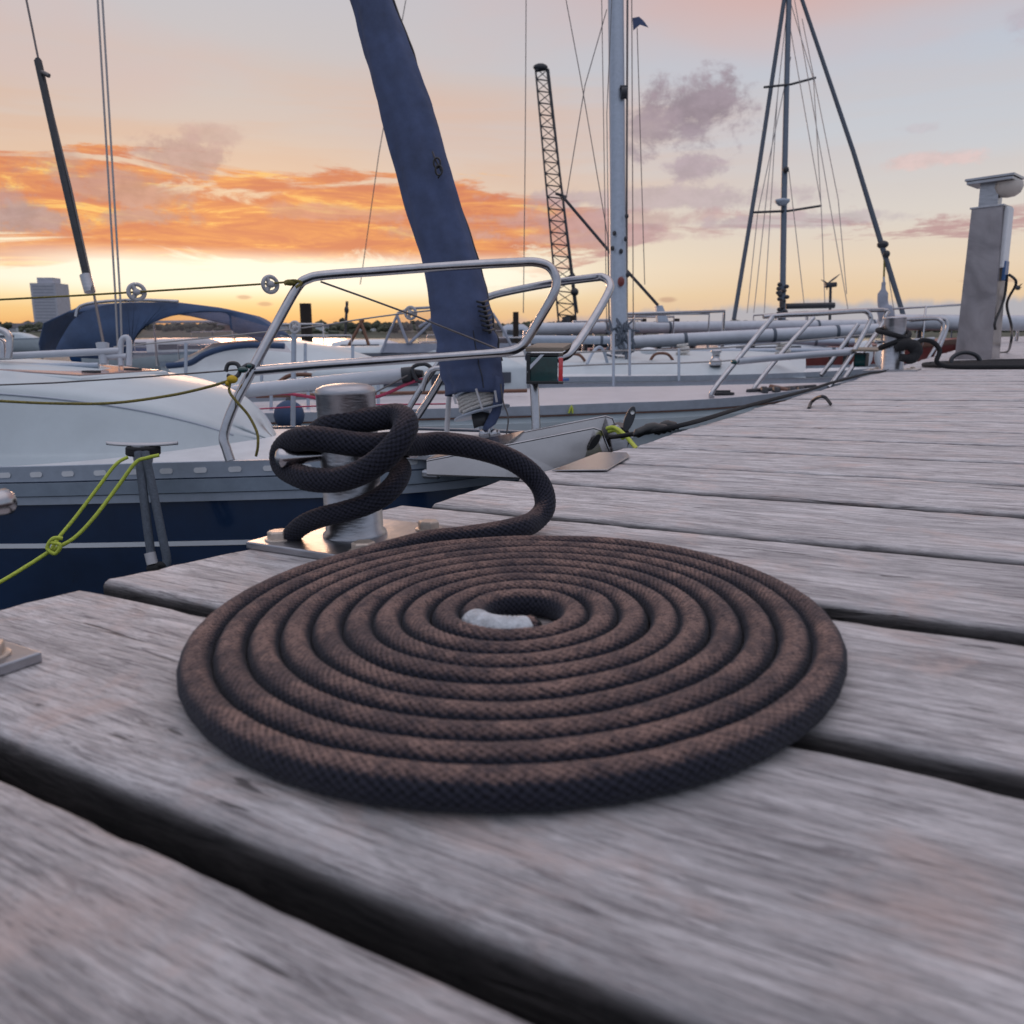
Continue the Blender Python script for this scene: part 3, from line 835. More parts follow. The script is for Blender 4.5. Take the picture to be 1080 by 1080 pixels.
# portlight by the left picture edge
b = MB(); c = P(-9, 440, 2.05)
v_ = (c - bowA).dot(nr1)
for rr, nm, mm, of in ((.058, 'portlight_frame', 'gel', .012), (.045, 'portlight', 'pane', .016)):
    b = MB(); u_ = 1.95
    cw = AP(u_, .53, zg + .12)
    b.lathe(cw + nr1 * of, nr1, [(rr, -.02), (rr, .004), (rr - .006, .008), (0, .008)], 32); b.build(nm, M[mm], YA)
# grab rails and traveller gear on the roof
def rail(pts, r, name, m, o, seg=12, sm=8): 
    b = MB(); b.tube(pts, r, seg, sm); return b.build(name, m, o)


rail([P(-60, 378, 2.75), P(0, 376, 2.78), P(60, 373, 2.82), P(126, 370, 2.86)], .012, 'grab_rail', M['aluw'], YA, sm=4)
rail([P(-60, 388, 2.7), P(0, 387, 2.74), P(50, 386, 2.78), P(104, 385.5, 2.8)], .010, 'sliding_track', M['alu'], YA, sm=4)
b = MB()
b.tube([P(128, 386, 2.86), P(127, 372, 2.86), P(128, 360, 2.86), P(132, 356, 2.86), P(136, 360, 2.86), P(136, 386, 2.86)], .010, 10, 4)
b.tube([P(110, 384, 2.86), P(108, 362, 2.86)], [.014, .022], 10)
b.tube([P(110, 376, 2.86), P(134, 376, 2.86)], .011, 10)
b.build('turning_block', M['aluw'], YA)
b = MB(); b.tube(spline([P(-20, 348, 2.7), P(0, 348, 2.7), P(9, 354, 2.7), P(10, 366, 2.7), P(9, 378, 2.7)], 6), .011, 12); b.tube([P(-4, 360, 2.72), P(3, 362, 2.72), P(4, 378, 2.72)], .012, 10, 4)
b.build('winch_guard', M['steel'], YA)

# pulpit: near hoop
tr_ = .0125
near_pul = [P(243, 486, 2.13), P(239, 474, 2.13), P(236, 460, 2.13), P(245, 432, 2.135), P(262, 398, 2.15), P(290, 345, 2.18), P(313, 304, 2.2), P(325, 294, 2.2), P(345, 290, 2.2), P(400, 286, 2.22), P(470, 281, 2.24), P(540, 277, 2.27), P(565, 276.5, 2.28), P(580, 282, 2.29), P(587, 296, 2.29), P(583, 312, 2.29), P(570, 335, 2.3), P(556, 358, 2.31), P(547, 367, 2.31), P(532, 371.5, 2.3), P(500, 374, 2.29), P(400, 381, 2.23), P(330, 386, 2.19), P(266, 391.5, 2.155)]
rail(near_pul, tr_, 'pulpit_rail', M['steel'], YA, 16, 5)
far_pul = [P(440, 440, 2.95), P(465, 400, 2.92), P(500, 330, 2.86), P(508, 319, 2.84), P(522, 311, 2.82), P(575, 300, 2.7), P(625, 293, 2.6), P(637, 293, 2.57), P(643, 299, 2.55), P(641, 310, 2.53), P(622, 343, 2.48), P(603, 370, 2.42), P(592, 377, 2.4), P(575, 379, 2.38), P(556, 376, 2.35)]
rail(far_pul, tr_, 'pulpit_rail', M['steel'], YA, 16, 5)
rail([P(566, 462, 2.34), P(563, 400, 2.34)], .0125, 'pulpit_post', M['steel'], YA, 16, 1)
# board and lantern between the hoops
b = MB(); b.prism([P(554, 371, 2.28), P(594, 371, 2.28), P(603, 366, 2.45), P(566, 366, 2.5)], WZ * .012); bd_ = b.build('pulpit_board', M['teak'], YA, .002)
b = MB()
lc = [(555, 2.26), (589, 2.26), (594, 2.31), (590, 2.38), (560, 2.38)]
b.prism([P(x, 405, d) + WZ * 0 for x, d in lc], WZ * .008)
b.prism([P(x, 376, d) for x, d in lc], WZ * .010)
b.prism([P(555, 405, 2.262), P(559, 405, 2.262), P(562, 405, 2.36), P(558, 405, 2.37)], WZ * .08)
nl = b.build('navigation_light', M['black'], YA, .0015)
b = MB(); b.prism([P(559, 404, 2.27), P(588, 404, 2.27), P(588, 404, 2.37), P(561, 404, 2.37)], WZ * .070); b.build('green_lens', M['green'], nl, .002)
b = MB(); b.prism([P(589, 404.5, 2.272), P(593.5, 404, 2.305), P(590, 404, 2.37), P(588.5, 404, 2.37)], WZ * .070); b.build('red_lens', M['red'], nl, .001)
b = MB(); b.prism([P(556, 388, 2.255), P(570, 374, 2.255), P(574, 374, 2.255), P(556, 393, 2.255)], WY * .004); b.build('lamp_bracket', M['steel'], nl)

# life lines, with their plastic wheels
def wheel(o, c, r, ax, name='line_roller'):
    b = MB(); ax = ax.normalized(); ref = WZ; u = (ref - ax * ref.dot(ax)).normalized(); w = ax.cross(u); th = .006
    ring = [c + (u * math.cos(2 * math.pi * i / 24) + w * math.sin(2 * math.pi * i / 24)) * (r - .005) for i in range(25)]
    b.tube(ring, .0055, 8)
    for i in range(3):
        a = i * 2 * math.pi / 3 + .5; v = u * math.cos(a) + w * math.sin(a)
        b.tube([c, c + v * (r - .004)], .006, 8)
    b.lathe(c - ax * .008, ax, [(0, 0), (.009, 0), (.009, .016), (0, .016)], 16)
    b.build(name, M['plastic'], o)


rail([P(-200, 324, 2.3), P(0, 316, 2.22), P(144, 308, 2.2), P(285, 299, 2.19), P(318, 296, 2.2)], .0026, 'lifeline', M['yblack'], YA, 6, 2)
wheel(YA, P(144, 308, 2.2), .025, nr1 + h1 * .8); wheel(YA, P(285, 300, 2.19), .025, nr1 + h1 * 1.2)
rail([P(-200, 408, 2.3), P(0, 406, 2.24), P(100, 401, 2.2), P(200, 394, 2.18), P(250, 390, 2.16)], .0022, 'lifeline', M['wire'], YA, 6, 2)
rail([P(338, 297, 2.2), P(440, 334, 2.27), P(534, 372, 2.31)], .0026, 'lifeline', M['wire'], YA, 6, 2)
# shackle, tail of cord at the pulpit head
b = MB(); b.ball(P(306, 298, 2.19), .012, sq=(1.5, .8, .7)); b.tube([P(300, 300, 2.185), P(308, 296, 2.185), P(318, 298, 2.19), P(312, 303, 2.185)], .004, 8, 4); b.build('lashing', M['yblack'], YA)
b = MB()
b.tube(spline([P(238, 392, 2.12), P(241, 384, 2.12), P(250, 384, 2.12), P(253, 392, 2.12), P(248, 398, 2.11), P(240, 396, 2.11)], 5), .0055, 8)
b.tube(spline([P(256, 388, 2.12), P(262, 385, 2.13), P(268, 387, 2.14)], 5), .006, 8); b.build('carabiner', M['dark'], YA)
b = MB(); b.ball(P(256, 390, 2.115), .009, sq=(1.6, 1, .9)); b.ball(P(263, 386, 2.12), .007); b.build('green_knot', M['green'], YA)
b = MB(); b.ball(P(245, 400, 2.11), .012, sq=(1.2, 1, .9)); b.ball(P(240, 404, 2.11), .007); b.build('yellow_knot', mat('yellow cord knot', (.55, .36, .02), .7, 0, .2, 80, .3, 300), YA)
rail([P(-200, 405, 2.2), P(-80, 418, 2.15), P(0, 423, 2.12), P(60, 425.5, 2.11), P(120, 425, 2.1), P(180, 417, 2.1), P(220, 408, 2.1), P(243, 401, 2.11)], .0036, 'sheet', M['yblack'], YA, 8, 6)
rail([P(243, 403, 2.11), P(242, 413, 2.11), P(250, 424, 2.11), P(262, 438, 2.12), P(271, 456, 2.12), P(272, 470, 2.12), P(270, 481, 2.13)], .0036, 'sheet', M['yblack'], YA, 8, 6)

# far side stanchion and stowed pole
rail([P(310, 352, 3.25), P(309, 450, 3.25)], .010, 'stanchion', M['alu'], YA, 10, 1)
wheel(YA, P(311, 345, 3.2), .025, nr1)
rail([P(120, 366, 3.3), P(311, 347, 3.22), P(372, 338, 3.1), P(430, 330, 2.95), P(508, 322, 2.85)], .0028, 'lifeline', M['whitewire'], YA, 6, 2)
wheel(YA, P(433, 330, 2.95), .025, nr1)
b = MB(); b.tube([P(244, 414, 3.1), P(330, 405, 3.05), P(428, 395.5, 3.0)], .0255, 20); pole = b.build('spinnaker_pole', M['aluw'], YA)
b = MB(); b.tube([P(424, 396, 3.0), P(434, 395, 3.0)], .0285, 20); b.tube([P(434, 395, 3.0), P(446, 394, 2.99)], [.022, .012], 12)
b.tube(spline([P(440, 402, 2.97), P(435, 388, 2.97), P(448, 384, 2.97), P(456, 391, 2.97), P(450, 402, 2.97), P(441, 402, 2.97)], 5), .007, 8); b.build('pole_end', M['dark'], pole)
rail([P(428, 436, 2.9), P(445, 408, 2.9), P(466, 378, 2.9)], .011, 'pulpit_stay', M['steel'], YA, 10, 1)
rail([P(445, 412, 2.9), P(454, 391, 2.88), P(474, 388, 2.86), P(520, 385, 2.7)], .010, 'pulpit_stay', M['steel'], YA, 10, 3)
rail([P(262, 418, 3.2), P(300, 415, 3.15), P(345, 421, 3.1), P(392, 420, 3.05), P(432, 404, 3.0), P(446, 400, 2.98)], .006, 'control_line', M['pinkrope'], YA, 6, 5)
rail([P(262, 432, 3.3), P(340, 428, 3.25), P(470, 426, 3.15)], .003, 'control_line', M['pinkrope'], YA, 6, 3)
rail([P(392, 416, 2.95), P(430, 396, 2.95)], .003, 'control_line', M['wire'], YA, 6, 1)

# furled headsail under a navy cover
def sail():
    ax0 = P(505, 400, 2.52); ax1 = P(391, -20, 2.62)
    ax2 = ax1 + (ax1 - ax0) * 1.2
    cen = [(492, 428), (500, 400), (495, 380), (488, 350), (478, 310), (468, 265), (455, 220), (440, 170), (425, 120), (412, 75), (402, 40), (391, 0)]
    hw = [28, 31, 34, 32, 29.5, 28, 28.5, 28, 27, 25.5, 24.5, 22]
    cen = [(501, 441), (500, 430), (499, 405), (494, 380), (487, 345), (480, 310), (470, 265), (458, 220), (444, 170), (430, 120), (416, 75), (405, 40), (393, 0), (375, -60), (340, -180), (260, -460)]
    hw = [20, 28, 30.5, 32, 30.5, 29, 28, 28.5, 27.5, 27, 25, 24, 22, 22, 21, 18]
    dd = [2.5] * 4 + [2.5 + .01 * i for i in range(12)]
    C_ = spline([P(x, y, d) for (x, y), d in zip(cen, dd)], 7)
    W_ = []
    for i in range(len(hw) - 1):
        for j in range(7): W_.append(hw[i] + (hw[i + 1] - hw[i]) * j / 7)
    W_.append(hw[-1])
    rows = []; SEG = 48
    for i, (c, w) in enumerate(zip(C_, W_)):
        t = (C_[min(i + 1, len(C_) - 1)] - C_[max(0, i - 1)]).normalized()
        x = t.cross(WY).normalized(); y = x.cross(t).normalized()
        if x.x < 0: x = -x
        r = w * 2.52 / F; row = []
        for k_ in range(SEG + 1):
            a = 2 * math.pi * (k_ % SEG) / SEG
            hgt = i / len(C_); wr = .05 * max(0, 1 - abs(i - 24) / 14) * math.sin(i * 1.1 + a * 2 + 2 * noise.noise(Vector((i * .2, a, 0))))
            fold = .05 * math.sin(a * 3 + i * .06) + .03 * math.sin(a * 9 + i * .05 + 2 * noise.noise(Vector((i * .09, 0, 4)))) + .03 * math.sin(a * 5 - i * .17 + 1) + .045 * noise.noise(Vector((math.cos(a) * 1.4, math.sin(a) * 1.4, i * .12))) + .03 * noise.noise(Vector((math.cos(a) * 3, math.sin(a) * 3, i * .3)))
            ex = 1.; fold += wr
            if i < 22: fold += .05 * (1 - i / 22) * math.sin(a * 6 + 1.3 + i * .05)
            q = r * (1 + fold)
            drop = 0
            if i < 4: drop = (.012 * math.sin(a * 4 + .5)) * (1 - i / 4)
            row.append(c + x * q * math.cos(a) * ex + y * q * .7 * math.sin(a) + WZ * drop)
        rows.append(row)
    rows = rows[11:]
    b = MB(); b.grid(rows); sb = b.build('sail_cover', M['canvas'], YA)
    md = sb.modifiers.new('solid', 'SOLIDIFY'); md.thickness = .002
    # zip seam down the right edge
    b = MB(); b.tube([r_[1] + (r_[1] - r_[SEG // 2 + 1]).normalized() * .003 for r_ in rows[8:]], .0035, 6); b.build('zip_seam', M['black'], sb)
    b = MB(); b.tube([r_[SEG * 3 // 4 + 3] + Vector((0, -.002, 0)) for r_ in rows[1:16]], .0014, 6); b.build('seam', M['black'], sb)
    # buckle halfway up
    b = MB()
    for (x, y) in ((461, 172), (463, 180)):
        c = P(x, y, 2.45); b.tube([c + Vector((.010 * math.cos(q), -.004, .014 * math.sin(q))) for q in [i * math.pi / 6 for i in range(13)]], .003, 6)
    b.tube([P(456, 160, 2.46), P(459, 168, 2.45), P(466, 182, 2.45), P(462, 188, 2.46)], .0025, 6)
    b.build('cover_buckle', M['black'], sb)
    # strap loops where the cover gathers
    b = MB()
    for i in range(7):
        y = 318 + i * 5; x = 505 + i * 1.1; b.tube(spline([P(x - 2, y, 2.44), P(x + 4, y + 1, 2.42), P(x + 9, y - 1, 2.46)], 4), .0035, 6); b.ball(P(x + 5, y + 2, 2.43), .006, 8)
    b.build('lacing', M['black'], sb)
    # right hand flap hanging to the tack
    b = MB()
    fl = [[P(x, y, 2.46) for x, y in row] for row in (((522, 395), (530, 398), (531, 410)), ((521, 415), (527, 418), (531, 420)), ((519, 432), (524, 436), (528, 436)), ((512, 445), (518, 448), (523, 447)), ((509, 452), (513, 455), (516, 452)))]
    b.grid(fl); q = b.build('cover_flap', M['canvas'], sb); md = q.modifiers.new('s', 'SOLIDIFY'); md.thickness = .003
    b = MB(); b.grid([[P(497, 436, 2.47), P(508, 434, 2.47), P(518, 436, 2.47)], [P(498, 443, 2.47), P(509, 443, 2.47), P(517, 443, 2.47)], [P(500, 452, 2.47), P(508, 449, 2.47), P(514, 449, 2.47)]]); q = b.build('cover_patch', M['black'], sb); md = q.modifiers.new('s', 'SOLIDIFY'); md.thickness = .003
    # furling drum with its wound line
    t = (P(503, 410, 2.5) - P(514, 450, 2.5)).normalized(); c = P(507, 430, 2.52)
    b = MB(); b.lathe(c - t * .012, t, [(0, -.006), (.088, -.006), (.088, -.002), (.03, 0)], 32); b.lathe(c + t * .050, t, [(.03, 0), (.072, .001), (.072, .006), (0, .007)], 32)
    b.lathe(c, t, [(.022, -.09), (.022, .05), (0, .05)], 16); dr = b.build('furling_drum', M['alu'], YA)
    b = MB(); x = t.cross(WY).normalized(); y = x.cross(t); pr = []
    for i in range(330):
        a = i * .38; lay = i / 330
        pr.append(c + t * (-.004 + .046 * abs(((lay * 5) % 2) - 1)) + (x * math.cos(a) + y * math.sin(a)) * (.045 + .018 * lay))
    b.tube(pr, .0055, 6); b.build('furling_line', M['whiterope'], dr)
    for (xa, ya, xb, yb) in ((502, 410, 509, 432), (478, 416, 481, 426), (522, 412, 524, 424)):
        b = MB(); b.tube([P(xa, ya, 2.43), P(xb, yb, 2.43)], .0035, 8); b.build('drum_cage', M['plastic'], dr)
    # tack fitting and toggle at the stem
    b = MB(); b.tube([P(512, 440, 2.5), P(516, 462, 2.5)], .008, 10)
    for dx in (-4, 7):
        c = P(515 + dx, 458, 2.48); b.lathe(c - WY * .01, WY, [(0, 0), (.017, 0), (.017, .008), (.008, .009), (0, .009)], 20)
    b.build('forestay_toggle', M['steel'], YA)
    rail([P(528, 405, 2.44), P(531, 425, 2.44), P(536, 440, 2.44), P(534, 458, 2.45), P(531, 466, 2.45)], .0022, 'drum_cord', M['wire'], YA, 6, 5)
    rail([P(474, 414, 2.6), P(472, 440, 2.6), P(471, 466, 2.6)], .008, 'furler_strut', M['plastic'], YA, 8, 2)


sail()


# stemhead channel reaching over toward the jetty
def stem():
    top = [P(462, 481, 2.20), P(534, 468, 2.22), P(600, 456, 2.24), P(632, 450, 2.25)]
    b = MB()
    near_t = [P(450, 486, 2.14), P(534, 469.5, 2.15), P(626, 451.5, 2.17), P(634, 454, 2.18), P(643, 476, 2.19)]
    near_b = [P(450, 500, 2.14), P(534, 503, 2.15), P(610, 506, 2.17), P(640, 490, 2.18), P(643, 479, 2.19)]
    dep = Vector((.05, .17, .015))
    b.grid([near_t, near_b], False)
    far_t = [p + dep for p in near_t]; far_b = [p + dep for p in near_b]
    b.grid([far_t, far_b], False); b.grid([near_b, far_b], False)
    b.grid([near_t[:2], far_t[:2]], False)
    b.grid([[near_t[4], near_b[4]], [far_t[4], far_b[4]]], False)
    q = b.build('stemhead_fitting', M['bright'], YA); md = q.modifiers.new('s', 'SOLIDIFY'); md.thickness = .004
    # folded lip along the near top edge
    b = MB(); b.tube(near_t, .0025, 8); b.tube(far_t, .0025, 8); b.build('fitting_lip', M['steel'], q)
    b = MB(); b.tube([P(655, 462, 2.24) + Vector((-.004, 0, 0)), P(655, 462, 2.24) + Vector((.01, .13, .0))], .030, 20); b.build('bow_roller', M['dark'], q)
    b = MB(); b.prism([P(642, 452, 2.21), P(652, 448, 2.21), P(663, 462, 2.21), P(662, 474, 2.21), P(646, 476, 2.21)], Vector((.0, .012, 0))); b.build('roller_cheek', M['brushed'], q, .002)
    b = MB(); b.prism([P(646, 451, 2.36), P(660, 448, 2.36), P(668, 462, 2.36), P(660, 474, 2.36), P(650, 476, 2.36)], Vector((.0, .012, 0))); b.build('roller_cheek', M['brushed'], q, .002)
    # dark locking pin with an eye
    b = MB(); pts = []
    c = P(664, 442, 2.2); ax = (P(668, 431, 2.2) - P(659, 456, 2.2)).normalized(); sx = ax.cross(WY)
    outer = [c + ax * .036 * math.cos(a) * (1.0) + sx * .013 * math.sin(a) for a in [i * math.pi / 10 for i in range(20)]]
    b.prism(outer, WY * .008); b.build('locking_pin', M['dark'], q, .002)
    b = MB(); c2 = P(667, 435, 2.196); b.lathe(c2, -WY, [(0, 0), (.0055, 0), (.0055, .001)], 14); b.build('pin_eye', M['slot'], q)
    b = MB(); c3 = P(627, 466, 2.155); ax = Vector((.012, 0, .018)).normalized(); sx = ax.cross(WY)
    b.prism([c3 + ax * .024 * math.cos(a) + sx * .009 * math.sin(a) for a in [i * math.pi / 8 for i in range(16)]], WY * -.006); b.build('side_slot', M['black'], q)
    # hull corner cap and little cleat on the rail
    b = MB(); b.box(P(455, 500, 2.18), (h1, nr1, WZ), (.052, .02, .026)); b.build('rail_end_cap', M['steel'], YA, .008)
    b = MB(); b.box(P(449, 481, 2.22), (h1, nr1, WZ), (.09, .06, .018)); b.box(P(447, 474, 2.24), (h1, nr1, WZ), (.05, .03, .008)); b.build('chain_plate', M['steel'], YA, .004)


stem()
k = MB()
k.tube(spline([P(640, 452, 2.18), P(648, 451, 2.16), P(658, 458, 2.1), P(667, 468, 2.05), P(672, 474, 1.95)], 8), .0055, 8)
k.tube(spline([P(642, 455, 2.18), P(650, 454, 2.16), P(657, 462, 2.1)], 8), .0055, 8)
tag(k.build('bow_line', M['yellow']), 'short yellow line over the bow roller of the navy yacht', 'rope')

# deck cleat standing at the toe rail with ropes hung from it
o = root('mooring_cleat', P(150, 487, 2.13), 'flat topped steel cleat at the navy yacht toe rail, ropes hanging from it', 'cleat')
b = MB(); c = P(150, 469, 2.12); prof = []
rows = []
for i in range(15):
    u = i / 14 * 2 - 1; w = .016 * math.sqrt(max(0, 1 - u ** 4)) + .002
    cx = c + WX * u * .092 + WZ * (.004 * u * u)
    rows.append([cx + WY * w * math.cos(a) + WZ * (.0045 * math.sin(a)) for a in [q * math.pi / 6 for q in range(13)]])
b.grid(rows); b.build('horn', M['plastic'], o)
b = MB(); b.tube([P(151, 471, 2.12), P(151, 488, 2.12)], [.030, .022], 16); b.build('stem', M['steel'], o)
b = MB()
for i in range(3):
    cc_ = P(151, 473 + i * 2.3, 2.12); b.tube([cc_ + Vector((.037 * math.cos(q), .030 * math.sin(q), 0)) for q in [j * math.pi / 10 for j in range(21)]], .0065, 8)
tag(b.build('rope_turns', M['black_rope']), 'black rope turns wound under the flat cleat on the navy yacht', 'rope')
b = MB()
b.tube(spline([P(146, 477, 2.08), P(150, 510, 2.06), P(156, 560, 2.05), P(160, 588, 2.05)], 5), .0105, 12)
b.tube(spline([P(153, 477, 2.08), P(161, 515, 2.06), P(171, 565, 2.05), P(176, 592, 2.05), P(170, 600, 2.05), P(162, 597, 2.05)], 5), .0105, 12)
dk = b.build('hanging_rope', M['greyrope']); tag(dk, 'doubled grey rope hanging from the cleat down the navy hull', 'rope')
b = MB(); b.tube([P(158, 583, 2.045), P(161, 595, 2.045)], .0135, 14); b.build('rope_sleeve', M['plastic'], dk)
b = MB(); b.ball(P(163, 599, 2.045), .017, sq=(1.2, .8, .7)); b.ball(P(170, 596, 2.045), .013, sq=(1.2, .8, .7)); b.build('rope_knot', M['black_rope'], dk)
b = MB()
b.tube(spline([P(168, 480, 2.06), P(155, 483, 2.05), P(143, 488, 2.04), P(125, 512, 2.03), P(100, 545, 2.0), P(80, 566, 1.98), P(62, 577, 1.96), P(52, 582, 1.95), P(30, 596, 1.92), P(0, 614, 1.88), P(-60, 645, 1.8), P(-140, 672, 1.75)], 7), .0046, 8)
b.tube(spline([P(135, 482, 2.06), P(122, 490, 2.05), P(105, 512, 2.03), P(80, 545, 2.0), P(62, 567, 1.97), P(54, 580, 1.95)], 7), .0042, 8)
b.tube(spline([P(66, 568, 1.95), P(56, 568, 1.94), P(50, 578, 1.94), P(58, 584, 1.94), P(64, 575, 1.94), P(54, 572, 1.94)], 6), .0046, 8)
tag(b.build('mooring_line', M['yellow']), 'thin yellow green line looped on the cleat against the navy hull', 'rope')

# ------------------------------------------------------------------ second yacht (white, pale deck, bow at the jetty)
a2 = R(8); h2, nr2 = frame(None, a2)
bowB = P(918, 402, 5.75)
gB = [P(-500, 452, 5.0), P(0, 446, 4.7), P(300, 441, 4.55), P(450, 437, 4.5), P(560, 434, 4.5), P(640, 431, 4.55), P(720, 428, 4.65), P(790, 423, 4.85), P(850, 415, 5.15), P(895, 407, 5.5), bowB + nr2 * .04]
YB = root('sailing_yacht', Vector((bowB.x, bowB.y, 0)), 'white yacht with pinkish deck and open tubular pulpit behind the navy yacht', 'yacht')
pB = hull(YB, gB, bowB, nr2, M['gel'], M['gelpink'], .035, .85)
strip('toe_rail', pB, -.02, .030, .006, nr2, bowB, M['rail_pale'], YB)
strip('red_line', pB, -.030, -.024, .008, nr2, bowB, M['wood'], YB)
strip('rubbing_strake', pB, -.13, -.06, .025, nr2, bowB, M['gel'], YB)
strip('hull_stripe', [p - nr2 * .015 for p in pB], -.30, -.24, .01, nr2, bowB, M['navy'], YB)
tb = .0155
rail([P(752, 419, 5.0), P(752, 412, 5.0), P(783, 373, 5.08), P(812, 338, 5.15), P(820, 333, 5.16), P(860, 331, 5.25), P(905, 328, 5.4), P(914, 329, 5.42), P(918, 334, 5.42), P(916, 342, 5.42), P(897, 376, 5.38), P(874, 409, 5.3)], tb, 'pulpit_rail', M['steel'], YB, 12, 4)
rail([P(796, 413, 5.5), P(797, 407, 5.5), P(828, 368, 5.6), P(858, 335, 5.7)], tb, 'pulpit_leg', M['steel'], YB, 12, 4)
rail([P(805, 334, 5.9), P(860, 330, 5.95), P(930, 327, 6.1), P(934, 333, 6.1), P(928, 346, 6.1), P(905, 378, 6.0), P(884, 409, 5.9)], tb, 'pulpit_rail', M['steel'], YB, 12, 4)
rail([P(866, 396, 5.9), P(878, 380, 5.9), P(905, 342, 5.9)], tb, 'pulpit_leg', M['steel'], YB, 12, 3)
rail([P(778, 381, 5.07), P(830, 376, 5.2), P(900, 371, 5.4)], .022, 'pulpit_mid_rail', M['aluw'], YB, 12, 3)
b = MB(); b.ball(P(774, 382, 5.05), .018); b.build('green_knot', M['green'], YB)
b = MB(); b.prism([P(901, 372, 5.4), P(914, 372, 5.4), P(917, 372, 5.6), P(904, 372, 5.6)], -WZ * .09); b.build('navigation_light', M['dark'], YB, .004)
b = MB(); b.prism([P(902, 374, 5.39), P(913, 374, 5.39), P(913, 374, 5.41), P(902, 374, 5.41)], -WZ * .07); b.build('light_lens', M['green'], YB)
b = MB(); b.prism([P(898, 370.5, 5.35), P(925, 371, 5.35), P(932, 368, 5.8), P(905, 368, 5.8)], WZ * .012); b.build('pulpit_board', M['teak'], YB)
b = MB(); b.tube([P(788, 413, 5.3), P(800, 412, 5.3), P(860, 408, 5.45)], .016, 10, 3)
for x in (803, 816, 833, 842): b.lathe(P(x, 415, 5.25) + WX * 0, WX, [(0, 0), (.045, 0), (.045, .03), (0, .03)], 16)
b.build('bow_roller', M['dark'], YB)
b = MB(); b.tube([P(812, 408, 5.4), P(835, 413, 5.3), P(846, 418, 5.2)], .018, 8, 3); b.build('anchor_shank', M['wood'], YB)
b = MB(); b.box(P(762, 415, 5.15), (h2, nr2, WZ), (.14, .05, .015)); b.tube([P(754, 413, 5.15), P(770, 413, 5.15)], .01, 8); b.build('deck_cleat', M['dark'], YB, .004)
# stays and small deck hardware
for x, y0, y1 in ((647, 408, 350), (664, 396, 348)):
    rail([P(x, y0, 6.3), P(x, y1, 6.3)], .011, 'stanchion', M['alu'], YB, 8, 1)
rail([P(604, 436, 4.5), P(603, 428, 4.5), P(600, 436, 4.5)], .006, 'fender_lashing', M['yellow'], YB, 6, 2)
rail([P(500, 404, 6.2), P(530, 406, 6.0), P(556, 403, 5.9), P(600, 400, 5.9)], .012, 'blue_line', M['bluepaint'], YB, 8, 3)
for x in (690, 770): pass
# cabin with dark windows seen left of the lantern
b = MB(); base = [P(330, 420, 5.6), P(556, 412, 5.9), P(552, 408, 7.1), P(330, 412, 6.9)]
rows = [[q for q in base + base[:1]], [q + WZ * .17 for q in base + base[:1]], [((q - sum(base, Vector()) / 4) * .82 + sum(base, Vector()) / 4) + WZ * .24 for q in base + base[:1]]]
b.grid(rows); b.add([r for r in rows[2][:4]], [(0, 1, 2, 3)]); cb = b.build('cabin', M['gel'], YB, .02)
for i in range(4):
    x0 = 350 + i * 50
    q0 = P(x0, 409 - i * 1.2, 5.6); q0 = base[0].lerp(base[1], .1 + .22 * i) + WZ * .06; q1 = base[0].lerp(base[1], .26 + .22 * i) + WZ * .06
    n_ = (base[1] - base[0]).cross(WZ).normalized(); n_ = n_ if n_.y < 0 else -n_
    b = MB(); b.prism([q0 + n_ * .006, q1 + n_ * .006, q1 + n_ * .006 + WZ * .075, q0 + n_ * .006 + WZ * .075], n_ * .004); b.build('window', M['pane'], cb, .01)
rail([P(270, 418, 5.2), P(400, 415, 5.2), P(556, 412, 5.2)], .012, 'grab_rail', M['wood'], YB, 8, 1)
for x in (235, 286, 325, 399): rail([P(x, 440, 4.9), P(x, 402, 4.9)], .010, 'stanchion', M['alu'], YB, 8, 1)
# fender ball, navy
o = root('fender', P(305, 447, 3.7), 'round navy blue fender between the two nearest yachts', 'fender')
b = MB(); b.ball(P(305, 438, 3.7), .068, 20, sq=(1, 1, 1.0)); b.build('ball', M['canvas2'], o)
b = MB(); b.tube([P(305, 424, 3.7), P(305, 419, 3.7)], [.02, .012], 10); b.build('eye', M['dark'], o)

# ------------------------------------------------------------------ third yacht (white, mast and open foredeck)
a3 = R(6); h3, nr3 = frame(None, a3)
bowC = P(985, 387, 8.4)
gC = [P(-100, 412, 7.4), P(300, 407, 7.2), P(500, 403, 7.1), P(600, 401, 7.1), P(700, 400, 7.2), P(800, 398, 7.4), P(890, 394, 7.75), P(950, 389, 8.1), bowC + nr3 * .04]
YC = root('sailing_yacht', Vector((bowC.x, bowC.y, 0)), 'white yacht with grey mast stepped on its clean sloping foredeck', 'yacht')
pC = hull(YC, gC, bowC, nr3, M['gel'], M['gel_deck'], .05, .85)
strip('toe_rail', pC, -.015, .03, .006, nr3, bowC, M['rail_pale'], YC)
strip('rubbing_strake', pC, -.12, -.085, .02, nr3, bowC, M['rail_pale'], YC)
def mound(o, cx, x0, x1, y0, y1, d0, d1, hgt, name, m):
    rows = []
    for i in range(13):
        u = i / 12
        row = []
        for j in range(9):
            v = j / 8; base = P(x0 + (x1 - x0) * u, y0 + (y1 - y0) * v, d0 + (d1 - d0) * v)
            base = P(x0 + (x1 - x0) * u, y0, d0) .lerp(P(x0 + (x1 - x0) * u * 1.0, y1, d1), v)
            env = min(1, 2.2 * math.sin(math.pi * u) ** .7) * min(1, 2.0 * math.sin(math.pi * v) ** .6)
            row.append(base + WZ * (hgt * env - .02))
        rows.append(row)
    b = MB(); b.grid(rows); return b.build(name, m, o)


